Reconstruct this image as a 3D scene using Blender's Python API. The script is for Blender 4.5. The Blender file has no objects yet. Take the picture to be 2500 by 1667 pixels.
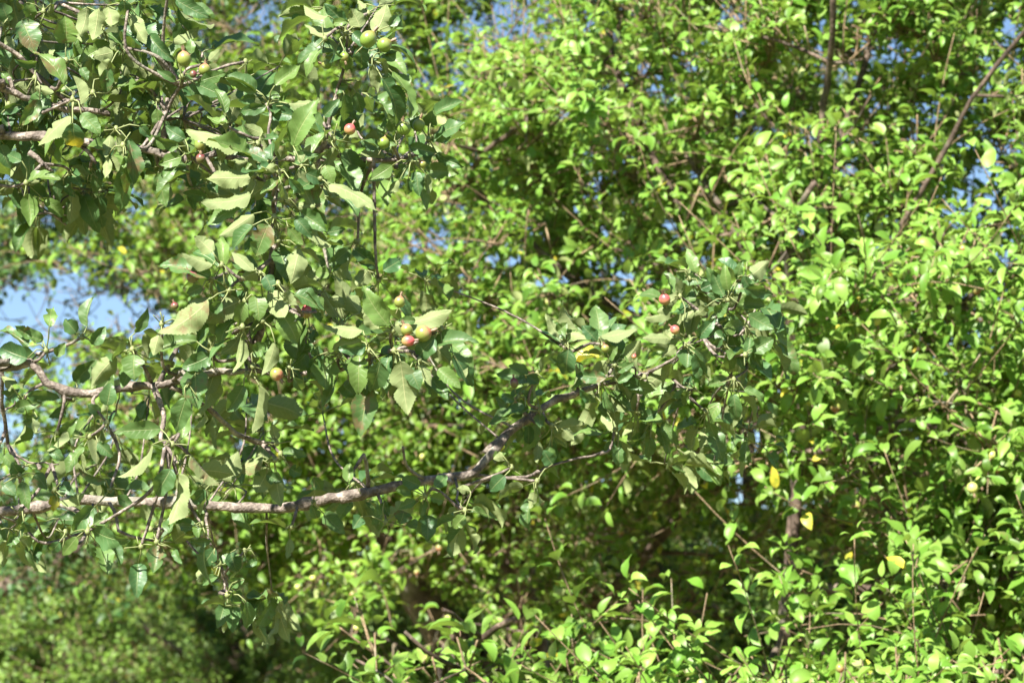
import bpy, math, random
import numpy as np
from mathutils import Vector
rng = np.random.default_rng(7)
random.seed(7)
R = math.radians
C = bpy.context.scene.collection
SC = bpy.context.scene

# ------------------------------------------------------------------ camera, sky, sun, exposure
CAMZ, PITCH, F = 1.6, R(10.0), 5856.0
cam = bpy.data.cameras.new('camera'); co = bpy.data.objects.new('camera', cam); C.objects.link(co)
co.location = (0, 0, CAMZ); co.rotation_euler = (math.pi/2 + PITCH, 0, 0)
cam.sensor_width = 23.5; cam.lens = 23.5*F/2500.0
cam.clip_start = 0.05; cam.clip_end = 1000
cam.dof.use_dof = True; cam.dof.focus_distance = 3.5; cam.dof.aperture_fstop = 5.6; cam.dof.aperture_blades = 7
SC.camera = co
SUN_EL = R(41); SUN_AZ = (-0.42, -0.90)
sh = np.array(SUN_AZ)/np.hypot(*SUN_AZ)
SUN = np.array([sh[0]*math.cos(SUN_EL), sh[1]*math.cos(SUN_EL), math.sin(SUN_EL)])
w = bpy.data.worlds.new('World'); SC.world = w; w.use_nodes = True
nt = w.node_tree; nt.nodes.clear()
sky = nt.nodes.new('ShaderNodeTexSky'); sky.sky_type = 'NISHITA'; sky.sun_disc = False
sky.sun_elevation = SUN_EL; sky.sun_rotation = math.atan2(SUN[0], SUN[1]); sky.air_density = 1.0; sky.dust_density = 0.15; sky.ozone_density = 3.0
bg = nt.nodes.new('ShaderNodeBackground'); bg.inputs[1].default_value = 0.05
out = nt.nodes.new('ShaderNodeOutputWorld')
nt.links.new(sky.outputs[0], bg.inputs[0]); nt.links.new(bg.outputs[0], out.inputs[0])
sl = bpy.data.lights.new('sun', 'SUN'); sl.energy = 5.0; sl.angle = R(0.53); sl.color = (1.0, 0.95, 0.86)
so = bpy.data.objects.new('sun', sl); C.objects.link(so); so.location = (-4, -6, 9)
so.rotation_euler = Vector(SUN).to_track_quat('Z', 'Y').to_euler()
SC.view_settings.view_transform = 'Standard'; SC.view_settings.look = 'None'
SC.view_settings.exposure = 1.78; SC.view_settings.gamma = 1
SC.cycles.max_bounces = 7; SC.cycles.diffuse_bounces = 2; SC.cycles.glossy_bounces = 2
SC.cycles.transmission_bounces = 5; SC.cycles.transparent_max_bounces = 4
SC.cycles.caustics_reflective = False; SC.cycles.caustics_refractive = False

# ------------------------------------------------------------------ helpers
cp, sp = math.cos(PITCH), math.sin(PITCH)
def at(x, y, d):
    """point d metres ahead of the lens that the photograph shows at x, y (2500 wide)"""
    cx, cy = (x-1250)/F*d, -(y-833.5)/F*d
    return np.array([cx, d*cp - cy*sp, CAMZ + d*sp + cy*cp])
def project(P):
    y, z = P[..., 1], P[..., 2]-CAMZ
    d = y*cp + z*sp; v = -y*sp + z*cp
    d = np.where(np.abs(d) < 1e-3, 1e-3, d)
    return 1250 + P[..., 0]/d*F, 833.5 - v/d*F, d
def nrm(a):
    return a/np.maximum(np.linalg.norm(a, axis=-1, keepdims=True), 1e-9)
def rv(n, k=3, s=1.0): return rng.normal(0, s, (n, k))

def link(name, me, parent=None, mat=None):
    o = bpy.data.objects.new(name, me); C.objects.link(o)
    if parent is not None: o.parent = parent
    if mat is not None and me is not None: me.materials.append(mat)
    return o
def empty(name, loc, label=None, cat=None, group=None):
    o = bpy.data.objects.new(name, None); C.objects.link(o)
    o.location = loc; o.empty_display_size = .2
    if label: o['label'] = label
    if cat: o['category'] = cat
    if group: o['group'] = group
    return o

def quads_mesh(name, V, Q, smooth=True, uv=None, tint=None):
    me = bpy.data.meshes.new(name)
    n, q = len(V), len(Q)
    me.vertices.add(n); me.vertices.foreach_set('co', np.ascontiguousarray(V, dtype=np.float32).ravel())
    me.loops.add(q*4); me.loops.foreach_set('vertex_index', np.ascontiguousarray(Q, dtype=np.int32).ravel())
    me.polygons.add(q)
    me.polygons.foreach_set('loop_start', np.arange(0, q*4, 4, dtype=np.int32))
    me.polygons.foreach_set('use_smooth', np.full(q, smooth))
    me.update(calc_edges=True)
    if uv is not None:
        l = me.uv_layers.new(name='UVMap')
        l.data.foreach_set('uv', np.ascontiguousarray(uv[np.asarray(Q).ravel()], dtype=np.float32).ravel())
    if tint is not None:
        a = me.attributes.new('tint', 'BYTE_COLOR', 'POINT')
        a.data.foreach_set('color', np.ascontiguousarray(tint, dtype=np.float32).ravel())
    return me

def smoothline(pts, step=0.02):
    P = np.asarray(pts, float)
    if len(P) < 3:
        n = max(2, int(np.linalg.norm(P[-1]-P[0])/step)+1)
        t = np.linspace(0, 1, n)[:, None]; return P[0]*(1-t)+P[-1]*t
    E = np.vstack([2*P[0]-P[1], P, 2*P[-1]-P[-2]]); outp = []
    for i in range(1, len(E)-2):
        n = max(1, int(np.linalg.norm(E[i+1, :3]-E[i, :3])/step))
        t = np.arange(n)[:, None]/n
        a, b, c, d = E[i-1], E[i], E[i+1], E[i+2]
        outp.append(.5*((2*b)+(-a+c)*t+(2*a-5*b+4*c-d)*t*t+(-a+3*b-3*c+d)*t**3))
    outp.append(P[-1:]); return np.vstack(outp)

class Tubes:
    def __init__(s): s.V = []; s.Q = []; s.n = 0
    def add(s, P, r, sides=6, rough=0.0):
        P = np.asarray(P, float); m = len(P)
        if m < 2: return
        r = np.broadcast_to(np.asarray(r, float), (m,))
        T = nrm(np.gradient(P, axis=0))
        ax = nrm(P[-1]-P[0]); ref = np.array([0.31, .2, 1.0]) if abs(ax[2]) < .8 else np.array([1.0, .2, .1])
        A = nrm(np.cross(T, ref)); B = np.cross(T, A)
        th = np.linspace(0, 2*np.pi, sides, endpoint=False)
        rr = r[:, None]*np.ones((1, sides))
        if rough: rr = rr*(1+rng.normal(0, rough, rr.shape))
        V = P[:, None]+rr[..., None]*(np.cos(th)[None, :, None]*A[:, None]+np.sin(th)[None, :, None]*B[:, None])
        V = V.reshape(-1, 3)
        i = np.arange(m-1)[:, None]*sides; j = np.arange(sides)[None]; k = (j+1) % sides
        Q = np.stack([i+j, i+k, i+sides+k, i+sides+j], -1).reshape(-1, 4)
        V = np.vstack([V, P[:1], P[-1:]]); c0, c1 = m*sides, m*sides+1
        jj = np.arange(0, sides-sides % 2, 2)
        cap = [[c0, (a+2) % sides, (a+1) % sides, a] for a in jj]+[[c1, (m-1)*sides+a, (m-1)*sides+(a+1) % sides, (m-1)*sides+(a+2) % sides] for a in jj]
        Q = np.vstack([Q, np.array(cap)])
        s.V.append(V); s.Q.append(Q+s.n); s.n += len(V)
    def mesh(s, name): return quads_mesh(name, np.vstack(s.V), np.vstack(s.Q))

def template(rows, cols, serr):
    S = np.linspace(0, 1, rows)
    prof = np.power(np.sin(np.pi*np.power(S, 0.74)), 0.82)      # ovate, widest below the middle
    prof[0] = 0.04; prof[-1] = 0.015
    t = np.linspace(-1, 1, cols)
    s2 = np.repeat(S, cols); t2 = np.tile(t, rows); p2 = np.repeat(prof, cols)
    if serr:
        tooth = np.where(np.arange(rows) % 2 == 0, 1.035, 0.95)
        p2 = p2*np.where(np.abs(t2) > .99, np.repeat(tooth, cols), 1)
        s2 = s2+np.where(np.abs(t2) > .99, np.repeat(np.where(np.arange(rows) % 2 == 0, 0.012, 0), cols), 0)
    i = np.arange(rows-1)[:, None]*cols+np.arange(cols-1)[None]
    Q = np.stack([i, i+1, i+cols+1, i+cols], -1).reshape(-1, 4)
    return s2, t2, p2, Q
LOD = {'near': template(39, 7, True), 'mid': template(7, 3, False), 'far': template(4, 3, False)}

class Leaves:
    """blades: O base, A axis, N upper-side normal, L length, W full width, K curl, Fo fold, Wv wave, tint"""
    def __init__(s): s.d = []
    def add(s, O, A, N, L, W, K, Fo, Wv, T):
        O = np.atleast_2d(O); n = len(O); b = lambda v: np.broadcast_to(np.asarray(v, float), (n,))
        s.d.append((O, np.broadcast_to(A, (n, 3)), np.broadcast_to(N, (n, 3)), b(L), b(W), b(K), b(Fo), b(Wv), np.broadcast_to(T, (n, 4))))
    def count(s): return sum(len(d[0]) for d in s.d)
    def mesh(s, name, lod):
        O, A, N, L, W, K, Fo, Wv, T = [np.concatenate([d[i] for d in s.d]) for i in range(9)]
        A = nrm(A); N = nrm(N-A*np.sum(A*N, -1, keepdims=True)); X = np.cross(A, N)
        s2, t2, p2, Q = LOD[lod]; n, m = len(O), len(s2)
        K = np.where(np.abs(K) < .02, .02, K)[:, None]; L = L[:, None]; W = W[:, None]
        al = L*np.sin(K*s2)/K; dn = -L*(1-np.cos(K*s2))/K
        ac = W*.5*p2*t2
        if lod == 'near':
            for rep_ in range(2):
                sb = rng.uniform(.15, .9, n)[:, None]; sd = np.where(rng.random(n) < .5, 1, -1)[:, None]
                dp = (np.where(rng.random(n) < .30, rng.uniform(.15, .65, n), 0))[:, None]; wd_ = rng.uniform(.02, .06, n)[:, None]
                ac = ac*(1-dp*np.exp(-((s2-sb)/wd_)**2)*(np.sign(t2)*sd > 0)*np.abs(t2))
            ac = ac*(1+.07*np.sin(s2*17+T[:, :1]*90)*np.abs(t2))
            asym = rng.uniform(.84, 1.1, n)[:, None]; ac = np.where(t2 > 0, ac*asym, ac)
        lat = Fo[:, None]*W*.5*p2*np.abs(t2)**1.3
        ph = (T[:, :1]*40)
        amp = Wv[:, None]
        lat = lat+amp*L*.05*np.sin(s2*9+ph+t2*1.5)*np.abs(t2)
        if lod == 'near':
            lat = lat+amp*L*.022*np.sin(s2*21+ph*2)*np.abs(t2)**2
            # quilting between the side veins
            lat = lat+L*.0045*np.cos((s2-np.abs(t2)*.16)*2*np.pi*8)*(1-np.abs(t2))*np.minimum(1, np.abs(t2)*5)
            ac = ac+amp*L*.05*np.sin(s2*3.1+ph*3)*s2
        ca, sa = np.cos(K*s2), np.sin(K*s2)
        al = al+lat*sa; dn = dn+lat*ca
        V = O[:, None]+al[..., None]*A[:, None]+dn[..., None]*N[:, None]+ac[..., None]*X[:, None]
        V = V.reshape(-1, 3)
        Q = (Q[None]+(np.arange(n)*m)[:, None, None]).reshape(-1, 4)
        uv = np.tile(np.stack([t2*.5+.5, s2], -1), (n, 1))
        return quads_mesh(name, V, Q, True, uv, np.repeat(T, m, axis=0))

# ------------------------------------------------------------------ materials
def newmat(name):
    m = bpy.data.materials.new(name); m.use_nodes = True; m.node_tree.nodes.clear(); return m, m.node_tree.nodes, m.node_tree.links
def ramp(N, pts):
    r = N.new('ShaderNodeValToRGB'); e = r.color_ramp.elements
    while len(e) < len(pts): e.new(.5)
    for i, (p, c) in enumerate(pts): e[i].position = p; e[i].color = (*c, 1)
    return r
def mixc(N, Lk, fac, a, b, mode='MIX'):
    m = N.new('ShaderNodeMix'); m.data_type = 'RGBA'; m.blend_type = mode
    for s, v in ((0, fac), (6, a), (7, b)):
        if hasattr(v, 'is_linked') or hasattr(v, 'links'): Lk.new(v, m.inputs[s])
        elif isinstance(v, tuple): m.inputs[s].default_value = (*v, 1)
        else: m.inputs[s].default_value = v
    return m.outputs[2]
def math_(N, Lk, op, a, b=None, c=None, clamp=False):
    m = N.new('ShaderNodeMath'); m.operation = op; m.use_clamp = clamp
    for i, v in enumerate((a, b, c)):
        if v is None: continue
        if isinstance(v, (int, float)): m.inputs[i].default_value = v
        else: Lk.new(v, m.inputs[i])
    return m.outputs[0]

def leaf_mat(name, up_a, up_b, under, trans, yellow, veins, rough=.42, tfac=.33, spec=.45):
    m, N, Lk = newmat(name)
    at_ = N.new('ShaderNodeAttribute'); at_.attribute_name = 'tint'
    sep = N.new('ShaderNodeSeparateColor'); Lk.new(at_.outputs['Color'], sep.inputs[0])
    geo = N.new('ShaderNodeNewGeometry')
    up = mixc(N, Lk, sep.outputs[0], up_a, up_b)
    bmp = None
    nz = N.new('ShaderNodeTexNoise'); nz.inputs['Scale'].default_value = 70; nz.inputs['Detail'].default_value = 4
    Lk.new(geo.outputs['Position'], nz.inputs['Vector'])
    if veins:
        uv = N.new('ShaderNodeUVMap'); su = N.new('ShaderNodeSeparateXYZ'); Lk.new(uv.outputs[0], su.inputs[0])
        ax = math_(N, Lk, 'ABSOLUTE', math_(N, Lk, 'MULTIPLY_ADD', su.outputs[0], 2.0, -1.0))
        mid = math_(N, Lk, 'SUBTRACT', 1.0, math_(N, Lk, 'MULTIPLY', ax, 15.0), clamp=True)
        arg = math_(N, Lk, 'MULTIPLY', math_(N, Lk, 'SUBTRACT', su.outputs[1], math_(N, Lk, 'MULTIPLY', ax, .17)), 8.0)
        fr = math_(N, Lk, 'ABSOLUTE', math_(N, Lk, 'SUBTRACT', math_(N, Lk, 'FRACT', arg), .5))
        side = math_(N, Lk, 'SUBTRACT', 1.0, math_(N, Lk, 'MULTIPLY', fr, 13.0), clamp=True)
        side = math_(N, Lk, 'MULTIPLY', side, math_(N, Lk, 'SUBTRACT', 1.05, ax))
        vein = math_(N, Lk, 'MAXIMUM', mid, math_(N, Lk, 'MULTIPLY', side, .55))
        up = mixc(N, Lk, math_(N, Lk, 'MULTIPLY', vein, .72), up, (.30, .34, .14))
        und = mixc(N, Lk, math_(N, Lk, 'MULTIPLY', vein, .85), under, (.44, .45, .22))
        b = N.new('ShaderNodeBump'); b.inputs['Strength'].default_value = .5; b.inputs['Distance'].default_value = .0012
        Lk.new(math_(N, Lk, 'ADD', math_(N, Lk, 'MULTIPLY', vein, -1.0), math_(N, Lk, 'MULTIPLY', nz.outputs[0], .9)), b.inputs['Height'])
        bmp = b.outputs[0]
    else:
        und = N.new('ShaderNodeRGB').outputs[0]; und.default_value = (*under, 1)
    col = mixc(N, Lk, geo.outputs['Backfacing'], up, und)
    # dark / light leaves
    hv = N.new('ShaderNodeHueSaturation'); Lk.new(col, hv.inputs['Color'])
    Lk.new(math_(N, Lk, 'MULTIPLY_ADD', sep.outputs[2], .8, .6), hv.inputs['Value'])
    col = hv.outputs[0]
    # yellow leaves (green channel of tint high), brown scabs (alpha)
    yf = math_(N, Lk, 'MULTIPLY', math_(N, Lk, 'SUBTRACT', sep.outputs[1], .55), 2.3, clamp=True)
    n2 = N.new('ShaderNodeTexNoise'); n2.inputs['Scale'].default_value = 38; n2.inputs['Detail'].default_value = 3
    Lk.new(geo.outputs['Position'], n2.inputs['Vector'])
    yf = math_(N, Lk, 'MULTIPLY', yf, math_(N, Lk, 'MULTIPLY', math_(N, Lk, 'SUBTRACT', n2.outputs[0], .38), 5.0, clamp=True))
    col = mixc(N, Lk, yf, col, yellow)
    n3 = N.new('ShaderNodeTexNoise'); n3.inputs['Scale'].default_value = 55; n3.inputs['Detail'].default_value = 5; n3.inputs['Roughness'].default_value = .65
    Lk.new(geo.outputs['Position'], n3.inputs['Vector'])
    thr = math_(N, Lk, 'MULTIPLY_ADD', at_.outputs['Alpha'], -.30, .80)
    bf = math_(N, Lk, 'MULTIPLY', math_(N, Lk, 'SUBTRACT', n3.outputs[0], thr), 9.0, clamp=True)
    bf = math_(N, Lk, 'MULTIPLY', bf, .62)
    col = mixc(N, Lk, bf, col, (.21, .115, .065))
    pb = N.new('ShaderNodeBsdfPrincipled'); Lk.new(col, pb.inputs['Base Color'])
    pb.inputs['Specular IOR Level'].default_value = spec
    Lk.new(math_(N, Lk, 'MULTIPLY_ADD', geo.outputs['Backfacing'], .3, rough), pb.inputs['Roughness'])
    tr = N.new('ShaderNodeBsdfTranslucent')
    tc = mixc(N, Lk, yf, trans, yellow); tc = mixc(N, Lk, bf, tc, (.08, .03, .01))
    Lk.new(tc, tr.inputs['Color'])
    if bmp is not None: Lk.new(bmp, pb.inputs['Normal'])
    ms = N.new('ShaderNodeMixShader'); ms.inputs[0].default_value = tfac
    o = N.new('ShaderNodeOutputMaterial')
    Lk.new(pb.outputs[0], ms.inputs[1]); Lk.new(tr.outputs[0], ms.inputs[2]); Lk.new(ms.outputs[0], o.inputs[0])
    return m

M_FG = leaf_mat('apple_leaf', (.045, .112, .040), (.130, .210, .048), (.200, .248, .100), (.19, .30, .04), (.60, .50, .04), True, rough=.44, tfac=.25, spec=.42)
M_BG1 = leaf_mat('bright_leaf', (.090, .205, .022), (.190, .305, .055), (.31, .36, .14), (.27, .43, .055), (.60, .50, .05), False, rough=.44, tfac=.30, spec=.35)
M_BG2 = leaf_mat('mid_leaf', (.080, .170, .022), (.165, .270, .035), (.28, .34, .12), (.27, .42, .04), (.56, .48, .05), False, rough=.46, tfac=.29, spec=.35)
M_BG3 = leaf_mat('far_leaf', (.075, .155, .022), (.155, .25, .035), (.22, .28, .10), (.24, .38, .035), (.50, .40, .04), False, rough=.5, tfac=.30)

M_BG4 = leaf_mat('shade_toned_leaf', (.040, .110, .035), (.095, .175, .045), (.20, .26, .12), (.17, .30, .05), (.50, .44, .05), False, rough=.46, tfac=.26, spec=.35)  # shade on the left tree is put into these darker leaf colours
def bark_mat(name, dark, mid, light, scale=60):
    m, N, Lk = newmat(name)
    geo = N.new('ShaderNodeNewGeometry')
    a = N.new('ShaderNodeTexNoise'); a.inputs['Scale'].default_value = scale; a.inputs['Detail'].default_value = 6; a.inputs['Roughness'].default_value = .7
    b = N.new('ShaderNodeTexNoise'); b.inputs['Scale'].default_value = scale*.22; b.inputs['Detail'].default_value = 4
    v = N.new('ShaderNodeTexVoronoi'); v.inputs['Scale'].default_value = scale*3.5
    for t in (a, b, v): Lk.new(geo.outputs['Position'], t.inputs['Vector'])
    r = ramp(N, [(.34, dark), (.5, mid), (.66, light)]); Lk.new(a.outputs[0], r.inputs[0])
    lich = ramp(N, [(.56, (0, 0, 0)), (.7, (1, 1, 1))]); Lk.new(b.outputs[0], lich.inputs[0])
    c = mixc(N, Lk, math_(N, Lk, 'MULTIPLY', lich.outputs[0], .45), r.outputs[0], (.26, .27, .20))
    p = N.new('ShaderNodeBsdfPrincipled'); Lk.new(c, p.inputs['Base Color']); p.inputs['Roughness'].default_value = .75
    p.inputs['Specular IOR Level'].default_value = .3
    bu = N.new('ShaderNodeBump'); bu.inputs['Strength'].default_value = .7; bu.inputs['Distance'].default_value = .004
    Lk.new(math_(N, Lk, 'ADD', a.outputs[0], math_(N, Lk, 'MULTIPLY', v.outputs[0], .5)), bu.inputs['Height']); Lk.new(bu.outputs[0], p.inputs['Normal'])
    o = N.new('ShaderNodeOutputMaterial'); Lk.new(p.outputs[0], o.inputs[0]); return m
M_BARK = bark_mat('apple_bark', (.055, .043, .036), (.150, .122, .102), (.37, .31, .26))
M_BARK2 = bark_mat('orchard_bark', (.035, .025, .019), (.085, .060, .045), (.21, .155, .115), 22)
M_SHOOT = bark_mat('shoot_bark', (.10, .065, .040), (.21, .145, .085), (.34, .25, .15), 40)
def flat_mat(name, col, rough=.6):
    m, N, Lk = newmat(name); p = N.new('ShaderNodeBsdfPrincipled'); o = N.new('ShaderNodeOutputMaterial')
    nz = N.new('ShaderNodeTexNoise'); nz.inputs['Scale'].default_value = 90
    geo = N.new('ShaderNodeNewGeometry'); Lk.new(geo.outputs['Position'], nz.inputs['Vector'])
    Lk.new(mixc(N, Lk, nz.outputs[0], tuple(c*.6 for c in col), tuple(min(1, c*1.35) for c in col)), p.inputs['Base Color'])
    p.inputs['Roughness'].default_value = rough; Lk.new(p.outputs[0], o.inputs[0]); return m
M_PET = flat_mat('petiole', (.19, .22, .08)); M_CALYX = flat_mat('dry_calyx', (.22, .15, .09)); M_STEM = flat_mat('fruit_stem', (.24, .24, .10))
def apple_mat(name, green, blush, lo, hi):
    m, N, Lk = newmat(name); tc = N.new('ShaderNodeTexCoord'); s = N.new('ShaderNodeSeparateXYZ'); Lk.new(tc.outputs['Generated'], s.inputs[0])
    nz = N.new('ShaderNodeTexNoise'); nz.inputs['Scale'].default_value = 3.5; nz.inputs['Detail'].default_value = 4; Lk.new(tc.outputs['Generated'], nz.inputs['Vector'])
    f = math_(N, Lk, 'ADD', s.outputs[2], math_(N, Lk, 'MULTIPLY_ADD', nz.outputs[0], .7, -.35))
    f = math_(N, Lk, 'ADD', f, math_(N, Lk, 'MULTIPLY', s.outputs[0], .25))
    r = ramp(N, [(lo, green), ((lo+hi)/2, tuple((a+b)/2+.03 for a, b in zip(green, blush))), (hi, blush)]); Lk.new(f, r.inputs[0])
    v = N.new('ShaderNodeTexVoronoi'); v.inputs['Scale'].default_value = 22; Lk.new(tc.outputs['Generated'], v.inputs['Vector'])
    dots = math_(N, Lk, 'SUBTRACT', 1.0, math_(N, Lk, 'MULTIPLY', v.outputs[0], 6.0), clamp=True)
    p = N.new('ShaderNodeBsdfPrincipled'); Lk.new(mixc(N, Lk, math_(N, Lk, 'MULTIPLY', dots, .6), r.outputs[0], (.5, .45, .25)), p.inputs['Base Color'])
    p.inputs['Roughness'].default_value = .33; p.inputs['Subsurface Weight'].default_value = .08; p.inputs['Subsurface Radius'].default_value = (.004, .003, .001)
    o = N.new('ShaderNodeOutputMaterial'); Lk.new(p.outputs[0], o.inputs[0]); return m
AM = {'g': apple_mat('green_apple_skin', (.15, .24, .035), (.22, .22, .05), .5, 1.1),
      'm': apple_mat('blushed_apple_skin', (.20, .24, .05), (.36, .14, .08), .55, 1.15),
      'r': apple_mat('red_apple_skin', (.34, .28, .07), (.50, .09, .09), .15, .75),
      'd': apple_mat('dusky_apple_skin', (.13, .12, .04), (.17, .045, .05), .3, .8),
      'y': apple_mat('pale_apple_skin', (.42, .50, .12), (.52, .50, .14), .4, 1.0)}

# ------------------------------------------------------------------ ground
def ground():
    n = 121
    x = np.linspace(-160, 160, n); y = np.linspace(-40, 280, n)
    X, Y = np.meshgrid(x, y)
    Z = .12*np.sin(X*.11+1)*np.cos(Y*.09)+np.clip((Y-45)/235, 0, 1)**1.4*5.0
    Z = Z*np.clip(Y/8, 0, 1)
    V = np.stack([X, Y, Z], -1).reshape(-1, 3)
    i = np.arange(n-1)[:, None]*n+np.arange(n-1)[None]
    Q = np.stack([i, i+1, i+n+1, i+n], -1).reshape(-1, 4)
    m, N, Lk = newmat('dry_orchard_grass'); geo = N.new('ShaderNodeNewGeometry')
    a = N.new('ShaderNodeTexNoise'); a.inputs['Scale'].default_value = .9; a.inputs['Detail'].default_value = 9; a.inputs['Roughness'].default_value = .75; Lk.new(geo.outputs['Position'], a.inputs['Vector'])
    r = ramp(N, [(.35, (.05, .085, .02)), (.5, (.15, .15, .05)), (.65, (.33, .27, .14))]); Lk.new(a.outputs[0], r.inputs[0])
    p = N.new('ShaderNodeBsdfPrincipled'); p.inputs['Roughness'].default_value = .95; Lk.new(r.outputs[0], p.inputs['Base Color'])
    b = N.new('ShaderNodeBump'); b.inputs['Distance'].default_value = .08; Lk.new(a.outputs[0], b.inputs['Height']); Lk.new(b.outputs[0], p.inputs['Normal'])
    o = N.new('ShaderNodeOutputMaterial'); Lk.new(p.outputs[0], o.inputs[0])
    g = link('ground', quads_mesh('ground', V, Q), None, m); g['kind'] = 'structure'; g['label'] = 'dry orchard grass under the trees'
ground()

# ------------------------------------------------------------------ apples
def lathe(name, prof, seg=20):
    prof = np.array(prof); m = len(prof); th = np.linspace(0, 2*np.pi, seg, endpoint=False)
    V = np.stack([prof[:, :1]*np.cos(th), prof[:, :1]*np.sin(th), np.repeat(prof[:, 1:], seg, 1)], -1).reshape(-1, 3)
    i = np.arange(m-1)[:, None]*seg; j = np.arange(seg)[None]; k = (j+1) % seg
    return quads_mesh(name, V, np.stack([i+j, i+k, i+seg+k, i+seg+j], -1).reshape(-1, 4))
def apple_prof(el):
    P = []
    for a in np.linspace(-math.pi/2, math.pi/2, 15):
        r = math.cos(a); z = math.sin(a)*el
        if a > 1.1: z += .10*(a-1.1)/.47; r = max(r, .10)
        if a < -1.2: z += .12*(-1.2-a)/.37
        P.append((max(r, .02), z))
    return P
def calyx_mesh():
    L = Leaves()
    for k in range(5):
        a = k*2*math.pi/5+.3*random.random(); d = np.array([math.cos(a)*.35, math.sin(a)*.35, 1.0])
        L.add(np.array([math.cos(a)*.10, math.sin(a)*.10, 0]), d, np.array([-math.cos(a), -math.sin(a), .3]), .55, .20, -.9+1.6*random.random(), .2, 0, (.5, .2, .5, .3))
    T = Tubes(); T.add([(0, 0, -.08), (0, 0, .22)], [.17, .10], 7)
    me1 = L.mesh('calyx', 'far')
    V = np.empty(len(me1.vertices)*3, np.float32); me1.vertices.foreach_get('co', V); V = V.reshape(-1, 3)
    Q = np.empty(len(me1.loops), np.int32); me1.loops.foreach_get('vertex_index', Q); Q = Q.reshape(-1, 4)
    TV = np.vstack(T.V); TQ = np.vstack(T.Q); bpy.data.meshes.remove(me1)
    return quads_mesh('calyx', np.vstack([V, TV]), np.vstack([Q, TQ+len(V)]))
APPLE = {}
for k, mt in AM.items():
    for el in (1.0, 1.25):
        me = lathe('apple', apple_prof(el)); me.materials.append(mt); APPLE[k, el] = me
CALYX = calyx_mesh(); CALYX.materials.append(M_CALYX)
st = Tubes(); st.add(smoothline([(0, 0, 0), (.15, 0, -.6), (.25, .1, -1.3)], .3), .07, 6); STEM = st.mesh('stem'); STEM.materials.append(M_STEM)
def apple(tree, P, r, kind, up, el=1.0, label=None, detail=True):
    """up: direction the calyx points to"""
    o = link('apple', APPLE[kind, el], tree); o.location = P-np.array(tree.location); o.scale = (r*random.uniform(.92, 1.04), r, r*random.uniform(.94, 1.08))
    o.rotation_mode = 'QUATERNION'; o.rotation_quaternion = Vector(up).to_track_quat('Z', 'X')
    if label: o['label'] = label
    if detail:
        c = link('calyx', CALYX, o); c.location = (0, 0, el*.98); c.scale = (1.5, 1.5, 1.7)
        s = link('stem', STEM, o); s.location = (0, 0, -el*.86)
    return o

# ------------------------------------------------------------------ the near apple tree, traced
CR = {'A': (0, 0, .3545), 'B': (550, 0, .3545), 'C': (350, 500, .3827), 'D': (400, 200, .3188), 'E': (0, 750, .4785),
      'F': (0, 500, .3189), 'G': (1150, 600, .3507), 'H': (0, 1100, .3827), 'J': (800, 1100, .404)}
def px(c, x, y): a = CR[c]; return a[0]+x*a[2], a[1]+y*a[2]
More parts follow.
